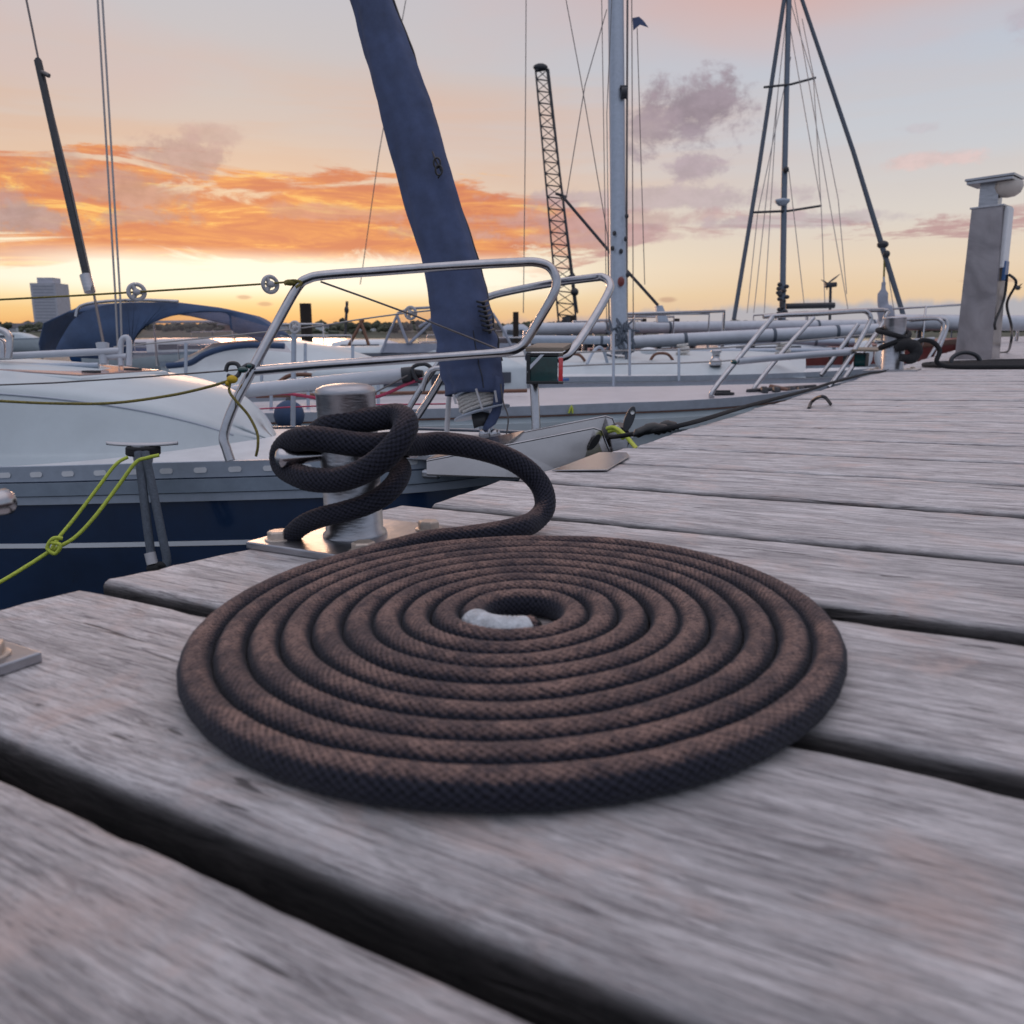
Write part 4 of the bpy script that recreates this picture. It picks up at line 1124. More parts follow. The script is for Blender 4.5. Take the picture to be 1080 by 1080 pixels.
mound(YC, 0, 480, 850, 396, 376, 7.5, 9.2, .10, 'coachroof', M['gel'])
b = MB(); b.ball(P(684, 370, 7.9), .06, sq=(1.4, .8, .55)); b.build('roof_vent', M['white'], YC)
rail([P(619, 384, 7.6), P(625, 372, 7.65), P(632, 366, 7.7), P(637, 371, 7.75), P(641, 384, 7.8)], .014, 'grab_hoop', M['alu'], YC, 10, 5)
md_ = 8.3
rail([P(654, 372, md_), P(652, 300, md_), P(650.5, 100, md_), P(649, -60, md_), P(647, -420, md_)], [.098, .085, .080, .080, .078], 'mast', M['alumast'] if 'alumast' in M else M['alu'], YC, 20, 2)
b = MB(); b.tube([P(655, 98, md_ - .09), P(661, 98, md_ - .09)], .055, 14); b.tube([P(654, 92, md_ - .1), P(662, 92, md_ - .1)], .02, 10); b.build('mast_light', M['dark'], YC)
b = MB()
for (x, y) in ((660, 252), (655, 265), (662, 290), (646, 262), (661, 228), (648, 246)): b.ball(P(x, y, md_ - .1), .02, 8, sq=(1, .6, 1.3))
b.build('halyard_cleat', M['dark'], YC)
b = MB(); b.ball(P(655, 297, md_ - .12), .035, 10, sq=(1, .7, 1.4)); b.build('red_marker', M['redhull'], YC)
rnd = random.Random(3); b = MB()
for i in range(26):
    x = 642 + rnd.random() * 28; y = 335 + rnd.random() * 36
    b.tube(spline([P(x, y, md_ - .16), P(x + rnd.uniform(-8, 8), y + rnd.uniform(6, 14), md_ - .2), P(x + rnd.uniform(-8, 8), y + rnd.uniform(2, 22), md_ - .16)], 5), .012, 6)
b.build('rope_bundle', M['greyrope'], YC)
for pts, r in (([P(662, -60, md_), P(661, 200, md_), P(661, 350, md_)], .011), ([P(666, -60, md_), P(668, 355, md_)], .005), ([P(672, 30, md_), P(677, 200, md_), P(680, 300, md_)], .0045), ([P(597, 0, 8), P(612, 80, 8), P(641, 250, 8), P(642, 340, 8)], .0045), ([P(640, 10, 8), P(617, 90, 8), P(597, 210, 8)], .0045), ([P(634, -40, 8), P(640, 350, 8)], .004), ([P(647, -40, 8.2), P(640, 120, 8.2), P(643, 350, 8.2)], .004)):
    rail(pts, r, 'rigging_wire', M['wire'], YC, 6, 1)
b = MB(); fp = [P(667, 19, md_), P(674, 17.5, md_), P(679, 22, md_), P(684, 29, md_), P(675, 26, md_), P(668, 32, md_)]
b.prism(fp, WY * .004); b.build('pennant', M['canvas'], YC)
# shrouds of the second mast, boom topping line with its end block
rail([P(594, 208, 12.), P(640, 262, 12), P(694, 322, 12)], .022, 'topping_line', M['dark'], YC, 8, 1)
b = MB(); b.prism([P(692, 322, 12), P(699, 322, 12), P(706, 340, 12), P(694, 340, 12)], WY * .15); b.build('boom_end', M['alu'], YC, .01)
rn = random.Random(21)
for i in range(9):
    x = 560 + i * 33 + rn.uniform(-6, 6); dq = 7.6 + rn.uniform(0, 1.2)
    if 595 < x < 645 or i % 4 == 3: continue
    b = MB(); q = P(x, 379 + rn.uniform(-2, 3), dq)
    if i % 3 == 0: b.lathe(q, WZ, [(.055, -.03), (.055, .02), (.035, .03), (.035, .08), (.05, .09), (.05, .11), (0, .115)], 16); nm, mm = 'winch', 'steel'
    elif i % 3 == 1: b.tube(spline([q, q + WX * .05 + WZ * .06, q + WX * .16 + WZ * .06, q + WX * .22], 5), .014, 8); nm, mm = 'handrail', 'wood'
    else: b.tube([q + Vector((.07 * math.cos(a) * (1 - .01 * a), .05 * math.sin(a), .006 * a)) for a in [k_ * .5 for k_ in range(50)]], .012, 6); nm, mm = 'rope_coil', 'pinkrope' if i == 2 else 'whiterope'
    b.build(nm, M[mm], YC)
rail([P(480, 392, 7.0), P(560, 388, 7.1), P(645, 384, 7.2), P(760, 381, 7.4), P(925, 366, 7.9)], .007, 'lifeline', M['whitewire'], YC, 6, 3)
rail([P(480, 380, 7.0), P(560, 375, 7.1), P(645, 370, 7.2), P(760, 367, 7.4), P(925, 352, 7.9)], .007, 'lifeline', M['whitewire'], YC, 6, 3)
for x in (535, 716): rail([P(x, 402, 7.1), P(x, 368, 7.15)], .012, 'stanchion', M['alu'], YC, 8, 1)
# pulpit of the third yacht
rail([P(930, 387, 8.0), P(934, 362, 8.05), P(944, 341, 8.1), P(955, 337, 8.1), P(985, 336, 8.3), P(993, 339, 8.3), P(995, 346, 8.3), P(990, 360, 8.3), P(976, 384, 8.3)], .017, 'pulpit_rail', M['steel'], YC, 10, 5)
rail([P(925, 385, 8.6), P(938, 350, 8.6), P(944, 336, 8.6), P(930, 333, 8.6)], .017, 'pulpit_leg', M['steel'], YC, 10, 5)
rail([P(960, 338, 8.7), P(992, 336, 8.8), P(999, 341, 8.8), P(996, 355, 8.8), P(984, 382, 8.8)], .017, 'pulpit_rail', M['steel'], YC, 10, 5)
rail([P(925, 362, 8.2), P(960, 359, 8.2), P(985, 357, 8.3)], .014, 'pulpit_mid_rail', M['aluw'], YC, 10, 2)
for x in (912, 931):
    b = MB(); b.ball(P(x, 374, 8.4), .11, 12, sq=(.75, .75, 1.3)); b.build('buoy', M['white'], YC)
# ensign rolled on its staff
o = root('rolled_flag', P(935, 372, 8.3), 'pale flag with a red corner rolled on a staff behind the pulpit', 'flag')
b = MB(); b.tube(spline([P(932, 298, 8.3), P(931, 318, 8.3), P(934, 330, 8.3), P(938, 345, 8.3), P(940, 352, 8.3)], 5), [.02, .05, .075, .055, .02], 12); b.build('cloth', M['greycanvas'], o)
b = MB(); b.ball(P(934, 345, 8.25), .05, 10, sq=(1, .7, 1)); b.build('red_corner', M['redhull'], o)
b = MB(); b.tube([P(932, 292, 8.3), P(940, 372, 8.3)], .01, 8); b.build('staff', M['alu'], o)

# ------------------------------------------------------------------ spars lying fore and aft beyond
def spar(x0, y0, d0, x1, y1, d1, r, label, m='aluw', bands=3):
    o = root('stowed_spar', P((x0 + x1) / 2, (y0 + y1) / 2, (d0 + d1) / 2), label, 'spar', 'pale spars stowed fore and aft beyond the yachts')
    A = P(x0, y0, d0); B = P(x1, y1, d1)
    b = MB(); b.tube([A.lerp(B, i / 10) + WZ * (.006 * noise.noise(Vector((i, r * 50, 0)))) for i in range(11)], r, 20); b.build('tube', M[m], o)
    rn = random.Random(int(x0))
    for i in range(bands):
        b = MB()
        u = (i + .5 + rn.uniform(-.3, .3)) / bands; c = A.lerp(B, u); t = (B - A).normalized()
        b.tube([c - t * .02, c + t * .02], r * 1.06, 20)
        b.build('band', M['greyrope'], o)
    for u in (.12, .5, .88):
        c = A.lerp(B, u); b = MB(); b.tube([c - WZ * r, Vector((c.x, c.y, .35))], .03, 8)
        b.build('crutch', M['dark'], o)
    return o


spar(560, 347, 13.0, 1000, 342, 14.5, .095, 'far pale spar level with the mast foot', bands=4)
spar(664, 361, 10.5, 925, 348, 10.5, .082, 'bright white spar starting at the grey mast, brightest of the row')
spar(560, 358, 12., 900, 361, 12., .06, 'slim grey spar lying low under the bright one', 'alu')
spar(930, 340, 12., 1250, 341, 13., .115, 'thickest white spar passing behind the power pedestal')
spar(675, 372, 9.9, 905, 370, 9.9, .042, 'thinnest grey spar just above the red brown hull', 'alu')
spar(420, 372, 12.5, 560, 366, 12.5, .05, 'short white spar behind the navy sail cover')


# ------------------------------------------------------------------ generic moored boats
def moored(name, label, cat, x, yw, d, L, ang, hullm, cabm, cab=(.3, .72), mast=0, fb=.8, boom=True, group='boats moored beyond the nearest yachts', stripe=None, cabh=.45, mw=.06):
    q = P(x, 354, d); c = Vector((q.x, q.y, 0)); o = root(name, c, label, cat, group)
    h = Vector((math.cos(ang), math.sin(ang), 0)); s = Vector((h.y, -h.x, 0)); B = L * .17
    st = []
    for i in range(15):
        u = i / 14; w = B * min(1, math.sin(math.pi * (.28 + .72 * u)) ** .6 if u < 1 else 0) if u < 1 else .02
        w = B * (1 - max(0, (u - .45) / .55) ** 2.2) * (.82 + .18 * min(1, u / .4))
        z = fb * (1 + .22 * u * u)
        st.append((c + h * L * (u - .5), max(w, .02), z))
    b = MB()
    for sg in (-1, 1):
        b.grid([[p + s * sg * w * k_ + WZ * zz for k_, zz in ((1, z), (1.0, z * .8), (.93, z * .4), (.8, 0), (.4, -.3))] for p, w, z in st])
    p, w, z = st[0]; b.add([p + s * w + WZ * z, p - s * w + WZ * z, p - s * w * .8, p + s * w * .8], [(0, 1, 2, 3)], False)
    b.grid([[p + s * w * (j / 3 - 1) + WZ * (z + .06 * (1 - abs(j / 3 - 1))) for j in range(7)] for p, w, z in st]); b.build('hull', M[hullm], o)
    b = MB()
    for sg in (-1, 1):
        b.grid([[p + s * sg * (w + .02) + WZ * (z + dz) for dz in (-.02, .05)] for p, w, z in st])
    b.build('gunwale', M[stripe or 'rub'], o)
    if cab:
        rows = []
        for u in [cab[0] + (cab[1] - cab[0]) * i / 8 for i in range(9)]:
            e = min(1, 3.2 * (1 - (u - cab[0]) / (cab[1] - cab[0]))) * (1 if u > cab[0] else .85)
            z = fb * (1 + .2 * u * u); w = B * .66 * (1 - max(0, (u - .45) / .55) ** 2); hh_ = cabh * e
            p = c + h * L * (u - .5)
            rows.append([p + s * w * a_ + WZ * (z + hh_ * b_) for a_, b_ in ((-1, 0), (-.92, .8), (-.8, 1), (0, 1.12), (.8, 1), (.92, .8), (1, 0))])
        b = MB(); b.grid(rows); b.add([v for v in rows[0]], [tuple(range(7))], False); cbn = b.build('cabin', M[cabm], o)
        for sg in (-1, 1):
            b = MB(); r_ = []
            for i in (1, 5):
                rr_ = rows[i]; e0_ = rr_[0 if sg < 0 else 6]; e1_ = rr_[1 if sg < 0 else 5]; r_.append([e0_.lerp(e1_, .35) + s * sg * .02, e0_.lerp(e1_, .85) + s * sg * .02])
            b.add([r_[0][0], r_[0][1], r_[1][1], r_[1][0]], [(0, 1, 2, 3)], False); b.build('window', M['pane'], cbn)
    if mast:
        mp = c + h * L * .08; b = MB(); b.tube([mp + WZ * fb, mp + WZ * mast], [mw, mw * .8], 10); mo = b.build('mast', M['alu'], o)
        b = MB()
        for e in (c + h * L * .5 + WZ * fb, c - h * L * .5 + WZ * fb, mp + s * B + WZ * fb, mp - s * B + WZ * fb): b.tube([mp + WZ * mast, e], max(.006, d * .0004), 5)
        b.tube([mp + WZ * mast * .6 - s * B * .7, mp + WZ * mast * .6 + s * B * .7], mw * .4, 6); b.build('rigging', M['wire'], mo)
        if boom:
            b = MB(); b.tube([mp + WZ * (fb + .9), mp - h * L * .42 + WZ * (fb + .85)], mw * 1.8, 10); b.build('boom', M['aluw'] if d > 15 else M['greycanvas'], o)
    # rails at bow and stern
    for u0, u1 in ((.8, .99), (.01, .2)):
        for sg in (-1, 1):
            b = MB(); pp = []
            for i in (0, 1):
                u = (u0, u1)[i]; w = B * (1 - max(0, (u - .45) / .55) ** 2.2); z = fb * (1 + .22 * u * u)
                pp += [c + h * L * (u - .5) + s * sg * w + WZ * z, c + h * L * (u - .5) + s * sg * w + WZ * (z + .55)]
            b.tube([pp[0], pp[1], pp[3], pp[2]], .018, 6)
            b.build('guard_rail', M['steel'], o)
    return o


# low wooden and painted hulls seen between the spars
moored('wooden_boat', 'red brown hulled boat seen low between the white spars', 'boat', 840, 0, 12.5, 5.5, R(4), 'redhull', 'white', (.25, .6), fb=.84, stripe='wood', cabh=.12)
moored('wooden_boat', 'small dark red boat with varnished gunwale under the thickest spar', 'boat', 735, 0, 15.5, 4.5, R(10), 'redhull', 'gel', (.3, .65), fb=.82, stripe='wood', cabh=.15)
moored('blue_boat', 'blue hulled open boat beyond the second pulpit', 'boat', 930, 0, 14, 4.5, R(-4), 'bluepaint', 'white', None, fb=.6, stripe='white')

moored('sailing_yacht', 'small cream decked yacht low behind the grey mast', 'yacht', 660, 0, 21, 7, R(3), 'gel', 'teak', (.3, .7), fb=.5, cabh=.2, stripe='wood')
moored('sailing_yacht', 'blue striped yacht far behind the first pulpit rail', 'yacht', 455, 0, 16, 6, R(-2), 'white', 'gel', (.3, .7), fb=.55, cabh=.2, stripe='bluepaint')
# tall ketch at right: mast at x 828
def ketch():
    d = 16.; q = P(828, 354, d); c = Vector((q.x, q.y, 0))
    o = moored('sailing_yacht', 'tall masted yacht with thick dark forestays and two spreaders', 'yacht', 850, 0, d, 9.5, R(5), 'gel', 'gel', (.25, .7), fb=.75, cabh=.12, group=None)
    org = ROOTLOC[o.name]
    rail([P(825, 352, d), P(827, 200, d), P(832, 0, d), P(836, -160, d)], [.066, .058, .052, .045], 'mast', M['spar_dark'], o, 14, 2)
    rail([P(774, 337, d), P(800, 180, d), P(827, 0, d), P(846, -130, d)], .042, 'furled_headsail', M['greyrope'], o, 10, 1)
    rail([P(957, 352, d), P(952, 330, d), P(931, 262, d), P(900, 160, d), P(846, 0, d), P(826, -60, d)], [.045, .045, .050, .042, .036, .03], 'furled_mizzen', M['greyrope'], o, 10, 1)
    b = MB(); b.ball(P(931, 258, d), .11, 10, sq=(1, 1, .7)); b.ball(P(935, 268, d - .05), .07, 8); b.build('furler_fitting', M['dark'], o)
    rail([P(933, 268, d), P(932, 300, d)], .02, 'furler_lashing', M['yblack'], o, 6, 1)
    for (x0, y0, x1, y1) in ((806, 92, 860, 82), (795, 224, 866, 217)):
        rail([P(x0, y0, d - .3), P((x0 + x1) / 2 + 1, (y0 + y1) / 2 + 2, d), P(x1, y1, d + .3)], .022, 'spreader', M['dark'], o, 8, 1)
    b = MB(); b.lathe(P(825, 214, d - .15), WZ, [(0, -.05), (.07, -.05), (.14, .02), (.14, .06), (0, .09)], 18); b.build('radar_dome', M['alu'], o)
    b = MB(); b.ball(P(829, 179, d - .1), .06, 8); b.build('steaming_light', M['dark'], o)
    b = MB(); rn = random.Random(8)
    for i in range(22): b.ball(P(825 + rn.uniform(-5, 5), 300 + i * 2.2, d - .1), .05, 7, sq=(1, .6, .8))
    b.build('mast_hardware', M['dark'], o)
    rail([P(829, 323, d), P(880, 322, d)], .055, 'boom', M['dark'], o, 10, 1)
    for (x0, y0, x1, y1) in ((830, 10, 795, 330), (830, 10, 866, 215), (866, 215, 870, 320), (834, 60, 799, 226), (799, 226, 788, 330), (838, 0, 895, 330), (820, 100, 806, 330), (833, 0, 858, 84), (858, 84, 866, 217), (846, 20, 884, 210), (884, 210, 893, 310), (832, 180, 848, 320), (934, 270, 944, 335)):
        rail([P(x0, y0, d), P(x1, y1, d)], .0085, 'rigging_wire', M['whitewire'], o, 5, 1)
    # wind generator on its pole at the stern
    g = root('wind_generator', P(876, 345, d + 1), 'small wind generator on a thin pole beside the tall mast', 'wind generator')
    dd = d + 1
    b = MB(); b.tube([P(875, 345, dd), P(876, 300, dd)], .03, 8); b.build('pole', M['dark'], g)
    b = MB(); b.tube([P(870, 301, dd), P(882, 300, dd)], .05, 10); b.build('nacelle', M['dark'], g)
    for (x, y) in ((886, 289), (866, 295), (872, 306)):
        b = MB(); a_ = P(873, 299, dd); e_ = P(x, y, dd); b.tube([a_, a_.lerp(e_, .5), e_], [.035, .05, .012], 8, flat=.3); b.build('blade', M['dark'], g)


ketch()

# yacht with a blue dodger (left middle)
def dodger():
    q = P(175, 400, 7.2); o = root('sailing_yacht', Vector((q.x, q.y, 0)), 'white yacht with a navy canvas dodger beyond the navy yacht cabin', 'yacht')
    h = Vector((math.cos(R(-6)), math.sin(R(-6)), 0)); s = Vector((h.y, -h.x, 0))
    # hull
    near = [P(-250, 425, 6.4), P(-50, 422, 6.3), P(150, 420, 6.2), P(300, 417, 6.2), P(420, 413, 6.4), P(500, 408, 6.9), P(540, 404, 7.4)]
    hull(o, near, near[-1] - s * .04, s, M['gel'], M['gel_deck'], .05, .85)
    strip('rubbing_strake', spline(near, 6), -.14, -.10, .02, s, near[-1] - s * .04, M['navy'], o)
    # canopy: arched sections from left to right
    prof = [(58, 368, .35), (66, 352, .6), (82, 332, .85), (110, 321, .95), (150, 318.5, 1.), (190, 319, 1.), (230, 324, .98), (265, 332, .92), (288, 346, .8), (297, 352, .7)]
    rows = []
    for (x, y, w) in prof:
        top = P(x, y, 7.2); row = []
        for j in range(13):
            a = math.pi * j / 12; dp = -math.cos(a) * .85 * w
            row.append(Vector((top.x + dp * .05, top.y + dp, top.z - (1 - math.sin(a) ** .55) * .45)))
        rows.append(row)
    # near side cut as a window opening: canvas rim above, clear vinyl below
    b = MB(); full = [r_[3:10] for r_ in rows]
    b.grid(full); q_ = b.build('dodger_canvas', M['canvas2'], o); md = q_.modifiers.new('s', 'SOLIDIFY'); md.thickness = .012
    nearface = []
    for i, (x, y, w) in enumerate(prof):
        nearface.append(rows[i][2])
    # side panel, canvas with arched window
    win = [(138, 366), (146, 350), (165, 338), (190, 331), (225, 329), (240, 331), (244, 342), (245, 358)]
    rim = spline([P(x, y, 6.38) for x, y in [(57, 372), (66, 354), (82, 333), (110, 322), (150, 319), (190, 320), (230, 325), (265, 333), (288, 346), (296, 356)]], 5)
    bot = spline([P(x, y, 6.38) for x, y in [(57, 373), (75, 376), (95, 378), (137, 378), (138, 366), (150, 346), (190, 331), (238, 330), (246, 350), (290, 357)]], 5)
    b = MB(); b.grid([rim, bot], True); q_ = b.build('dodger_side', M['canvas2'], o); md = q_.modifiers.new('s', 'SOLIDIFY'); md.thickness = .008
    b = MB(); wp = spline([P(x, y, 6.40) for x, y in [(137, 379), (138, 366), (150, 345), (190, 330), (238, 329), (247, 350), (246, 364)]], 5); b.add(wp, [tuple(range(len(wp)))], False); b.build('dodger_window', M['vinyl'], o)
    b = MB(); wp = [P(x, y, 6.3) for x, y in ((244, 333), (288, 346), (308, 372), (246, 366))]; b.add(wp, [(0, 1, 2, 3)], False); b.build('dodger_window', M['vinyl'], o)
    rail([P(80, 334, 6.35), P(85, 323, 6.35), P(110, 318, 6.35), P(150, 316.5, 6.35), P(188, 318, 6.35)], .013, 'dodger_bow', M['steel'], o, 8, 5)
    # cabin roof in white with blue sweep
    b = MB(); rows = []
    for (x, y0, y1) in ((180, 384, 392), (205, 372, 400), (225, 362, 405), (260, 360, 408), (300, 362, 408), (345, 370, 408), (390, 384, 408), (410, 398, 408)):
        T = P(x, y0, 6.9); Bq = P(x, y1, 6.35)
        rows.append([Bq, Bq.lerp(T, .7) + Vector((0, -.12, .0)), T, T + Vector((0, .6, .02)), T + Vector((0, 1.3, -.05)), T + Vector((0, 1.5, -.25))])
    b.grid(rows); b.build('cabin', M['gel'], o)
    b = MB(); pts = spline([P(x, y, 6.2) for x, y in ((176, 386), (200, 383), (216, 374), (238, 367), (265, 364), (300, 365))], 6)
    b.tube(pts, .022, 8); b.build('blue_moulding', M['canvas2'], o)
    for x in (276, 322, 372): rail([P(x, 402, 6.3), P(x, 360 + (x - 276) * .05, 6.3)], .012, 'stanchion', M['alu'], o, 8, 1)
    for x in (195, 196): pass
    rail([P(196, 398, 6.1), P(196, 362, 6.1)], .013, 'stanchion', M['alu'], o, 8, 1)
    rail([P(267, 408, 6.2), P(290, 405, 6.2), P(306, 396, 6.2), P(330, 396, 6.2), P(341, 404, 6.2)], .016, 'grab_rail', M['wood'], o, 8, 4)
    # backstay pair and the slim spar hanging beside it
    rail([P(100, -60, 6.3), P(103, 0, 6.3), P(122, 318, 6.3), P(125, 380, 6.3)], .0085, 'backstay', M['whitewire'], o, 6, 1)
    rail([P(104, -60, 6.3), P(108, 0, 6.3), P(127, 318, 6.3), P(129, 380, 6.3)], .0085, 'backstay', M['whitewire'], o, 6, 1)
    return o


dodger()
o = root('hanging_spar', P(95, 308, 4.5), 'slim dark spar hanging slanted on its wire over the dodger', 'spar')
b = MB(); b.tube([P(40, 64, 4.5), P(68, 190, 4.5), P(94, 303, 4.5)], .020, 12); b.tube([P(40, 62, 4.5), P(42, 78, 4.5)], .014, 10); b.build('tube', M['dark'], o)
b = MB(); b.tube([P(27, -4, 4.5), P(42, 70, 4.5)], .006, 6); b.tube([P(46, 82, 4.5), P(75, 200, 4.5), P(97, 300, 4.5), P(109, 362, 4.2)], .007, 6); b.tube([P(44, 76, 4.48), P(52, 80, 4.48)], .012, 6); b.build('stay_wire', M['wire'], o)
b = MB(); b.tube([P(90, 290, 4.5), P(95, 308, 4.5)], .030, 12); b.build('end_fitting', M['brushed'], o)

# boat with grey sprayhood
def spray():
    o = moored('sailing_yacht', 'yacht with a grey framed sprayhood beyond the navy sail cover', 'yacht', 480, 0, 11.5, 7.5, R(-4), 'gel', 'gel', (.2, .7), fb=.72, group=None, cabh=.2)
    d = 10.8
    sec = [(402, 372), (410, 352), (420, 330), (432, 325.5), (470, 323.5), (505, 325), (520, 331), (532, 350), (541, 368)]
    nearp = [P(x, y, d) for x, y in sec]; farp = [P(x, y + 1, d + 1.4) for x, y in sec]
    b = MB(); b.grid([nearp[2:7], farp[2:7]]); b.build('sprayhood_top', M['greycanvas'], o)
    b = MB(); b.prism([P(402, 372, d), P(406, 362, d), P(545, 362, d), P(546, 372, d)], WY * .02); b.build('sprayhood_skirt', M['greycanvas'], o)
    for xs in (((406, 362), (420, 331), (432, 328), (440, 362)), ((442, 362), (434, 328), (470, 326), (466, 362)), ((470, 362), (474, 326), (505, 328), (512, 362)), ((514, 362), (507, 328), (519, 332), (536, 362))):
        b = MB(); b.add([P(x, y, d) for x, y in xs], [(0, 1, 2, 3)], False); b.build('sprayhood_window', M['vinyl'], o)
    b = MB(); b.tube(nearp, .018, 8)
    for (x0, y0, x1, y1) in ((418, 331, 430, 362), (470, 326, 432, 362), (442, 345, 466, 330), (507, 326, 524, 362)): b.tube([P(x0, y0, d - .02), P(x1, y1, d - .02)], .02, 8)
    b.build('sprayhood_frame', M['greycanvas'], o)


spray()

# more distant boats across the basin
moored('motor_boat', 'small white cruiser left of the tower reflection', 'boat', 20, 0, 60, 7, R(0), 'gel', 'gel', (.2, .7), fb=.8)
moored('motor_boat', 'white cabin boat far off seen through the dodger window', 'boat', 200, 0, 26, 6, R(15), 'gel', 'gel', (.3, .75), fb=.55, cabh=.4)
moored('sailing_yacht', 'little blue hulled yacht far off beside the dodger window', 'yacht', 165, 0, 34, 7, R(-12), 'bluepaint', 'white', (.3, .7), fb=.6, cabh=.3)
moored('sailing_yacht', 'distant yacht with wooden spars right of the dark pile', 'yacht', 352, 0, 19, 6.5, R(8), 'dark', 'teak', (.3, .6), fb=.35, cabh=.15, stripe='teak')
moored('motor_boat', 'distant white launch under the orange crossed timbers', 'boat', 395, 0, 30, 7, R(-6), 'gel', 'white', (.3, .7), fb=.5, cabh=.4)
moored('work_boat', 'dark low work boat moored before the crane', 'boat', 600, 0, 60, 12, R(0), 'dark', 'alu', (.1, .3), fb=.9, cabh=.9)
moored('motor_boat', 'small launch between the mast and the boom end', 'boat', 728, 0, 45, 8, R(0), 'gel', 'gel', (.3, .7), fb=.8, cabh=.8)
moored('motor_boat', 'low white boat far right behind the cable', 'boat', 1062, 0, 22, 5, R(20), 'gel', 'gel', (.3, .75), fb=.45, cabh=.25)
moored('motor_boat', 'low boat at the right picture edge beyond the jetty', 'boat', 1095, 0, 17, 5, R(-10), 'alu', 'gel', (.3, .7), fb=.45, cabh=.25)
# crossed orange timbers
o = root('crossed_timbers', P(378, 362, 26), 'orange brown crossed timbers standing over the distant boats', 'timbers')
for (x0, y0, x1, y1) in ((367, 366, 383, 337), (380, 338, 389, 364)):
    b = MB(); b.tube([P(x0, y0, 26), P(x1, y1, 26)], .05, 8); b.build('timber', M['orange'], o)
# channel marker with orange head
o = root('channel_mark', P(366, 356, 70), 'thin pole with a dark head seen over the far water', 'marker')
b = MB(); b.tube([P(364, 356, 70), P(366, 318, 70)], .12, 8); b.build('pole', M['dark'], o)
b = MB(); b.ball(P(365.5, 327, 70), .28, 8, sq=(.7, .7, 1.2)); b.build('head', M['dark'], o)
# mooring piles
for i, (x, y0, y1, d, w, lab) in enumerate(((322, 320, 368, 24, .17, 'dark timber pile beside the steel pulpit leg, tallest of the piles'), (544, 329, 356, 40, .14, 'short dark pile right of the navy sail cover'), (604, 333, 352, 60, .2, 'dark pile left of the crane foot'), (679, 336, 352, 60, .2, 'stubby dark pile right of the grey mast'), (714, 336, 352, 60, .2, 'stubby dark pile right of the boom end'))):
    b = MB(); t_ = P(x, y0, d); b.tube([t_, Vector((t_.x, t_.y, -.5))], w, 14)
    tag(b.build('mooring_pile', M['pile']), lab, 'pile', 'dark mooring piles in the basin')
for i, (x, d) in enumerate(((1042, 14), (1058, 15), (1078, 13.5), (735, 20), (757, 20), (779, 21), (845, 20))):
    pass

# hoist mast wire alone at x 554
for (xs, d, lab) in (([(555, -20), (554, 150), (552, 330)], 14, 'single long wire hanging between the sail cover and the crane'),
                     ([(428, 0), (400, 160), (380, 300)], 30, 'faint slanting wire left of the navy sail cover')):
    b = MB(); b.tube([P(x, y, d) for x, y in xs], d * .00055, 6)
    tag(b.build('stay_wire', M['wire']), lab, 'wire')


# ------------------------------------------------------------------ crane
def crane():
    d = 120.; o = root('crane', P(600, 356, d), 'tall dark lattice crane jib standing over the far quay', 'crane')
    def pt(u, s, dep): # u 0..1 up the jib, s -1..1 across
        x = 599 + (571.5 - 599) * u; y = 345 + (72 - 345) * u; w = 9.5 - 2.6 * u
        return P(x + s * w, y + s * 1.0, d + dep)
    b = MB(); n = 22
    for s in (-1, 1):
        for dep in (0, 1.6): b.tube([pt(i / n, s, dep) for i in range(n + 1)], .14, 6)
    for i in range(n + 1):
        b.tube([pt(i / n, -1, 0), pt(i / n, 1, 0)], .10, 5)
        b.tube([pt(i / n, -1, 0), pt(i / n, -1, 1.6)], .08, 5); b.tube([pt(i / n, 1, 0), pt(i / n, 1, 1.6)], .08, 5)
        if i < n: b.tube([pt(i / n, 1, 0), pt((i + 1) / n, 1, 1.6)], .07, 5); b.tube([pt(i / n, -1 if i % 2 else 1, 0), pt((i + 1) / n, 1 if i % 2 else -1, 0)], .075, 5); b.tube([pt(i / n, 1 if i % 2 else -1, 1.6), pt((i + 1) / n, -1 if i % 2 else 1, 1.6)], .06, 5)
    b.build('jib', M['dark'], o)
    b = MB(); b.ball(P(570, 71, d), .9, 10, sq=(1.2, .6, .6)); b.tube([P(565, 74, d), P(577, 72, d)], .3, 8); b.build('jib_head', M['dark'], o)
    b = MB(); b.tube([P(577, 74, d), P(590, 180, d), P(609, 330, d)], .16, 6); b.tube([P(580, 100, d), P(606, 320, d)], .1, 5); b.build('pendant_line', M['dark'], o)
    b = MB(); b.tube([P(586, 204, d), P(598, 208, d)], .2, 6); b.tube([P(597, 295, d), P(606, 290, d)], .35, 6); b.ball(P(606, 308, d), .6, 8); b.build('hoist_block', M['dark'], o)
    b = MB(); b.box(P(599, 347, d), (WX, WY, WZ), (3.6, 3, 2.2)); b.prism([P(590, 344, d), P(604, 344, d), P(602, 332, d), P(594, 334, d)], WY * 2); b.build('cab', M['dark'], o)


crane()

# ------------------------------------------------------------------ water, shore, wood, town
b = MB(); b.add([Vector((-25000, -300, 0)), Vector((25000, -300, 0)), Vector((25000, 40000, 0)), Vector((-25000, 40000, 0))], [(0, 1, 2, 3)], False)
tag(b.build('water', M['water'], org=Vector((0, 0, 0))), kind='structure')
b = MB(); rows = []
for j, (dd, hz) in enumerate(((420, -.5), (428, 1.2), (470, 3), (560, 6), (700, 8), (900, 4))):
    rows.append([Vector(((i / 60 - .5) * 1900, dd + 25 * noise.noise(Vector((i * .12, 0, 0))), hz * (1 + .5 * noise.noise(Vector((i * .1, j * .5, 0)))) if hz > 0 else hz)) for i in range(61)])
b.grid(rows); tag(b.build('shore', M['land'], org=Vector((0, 420, 0))), kind='structure')


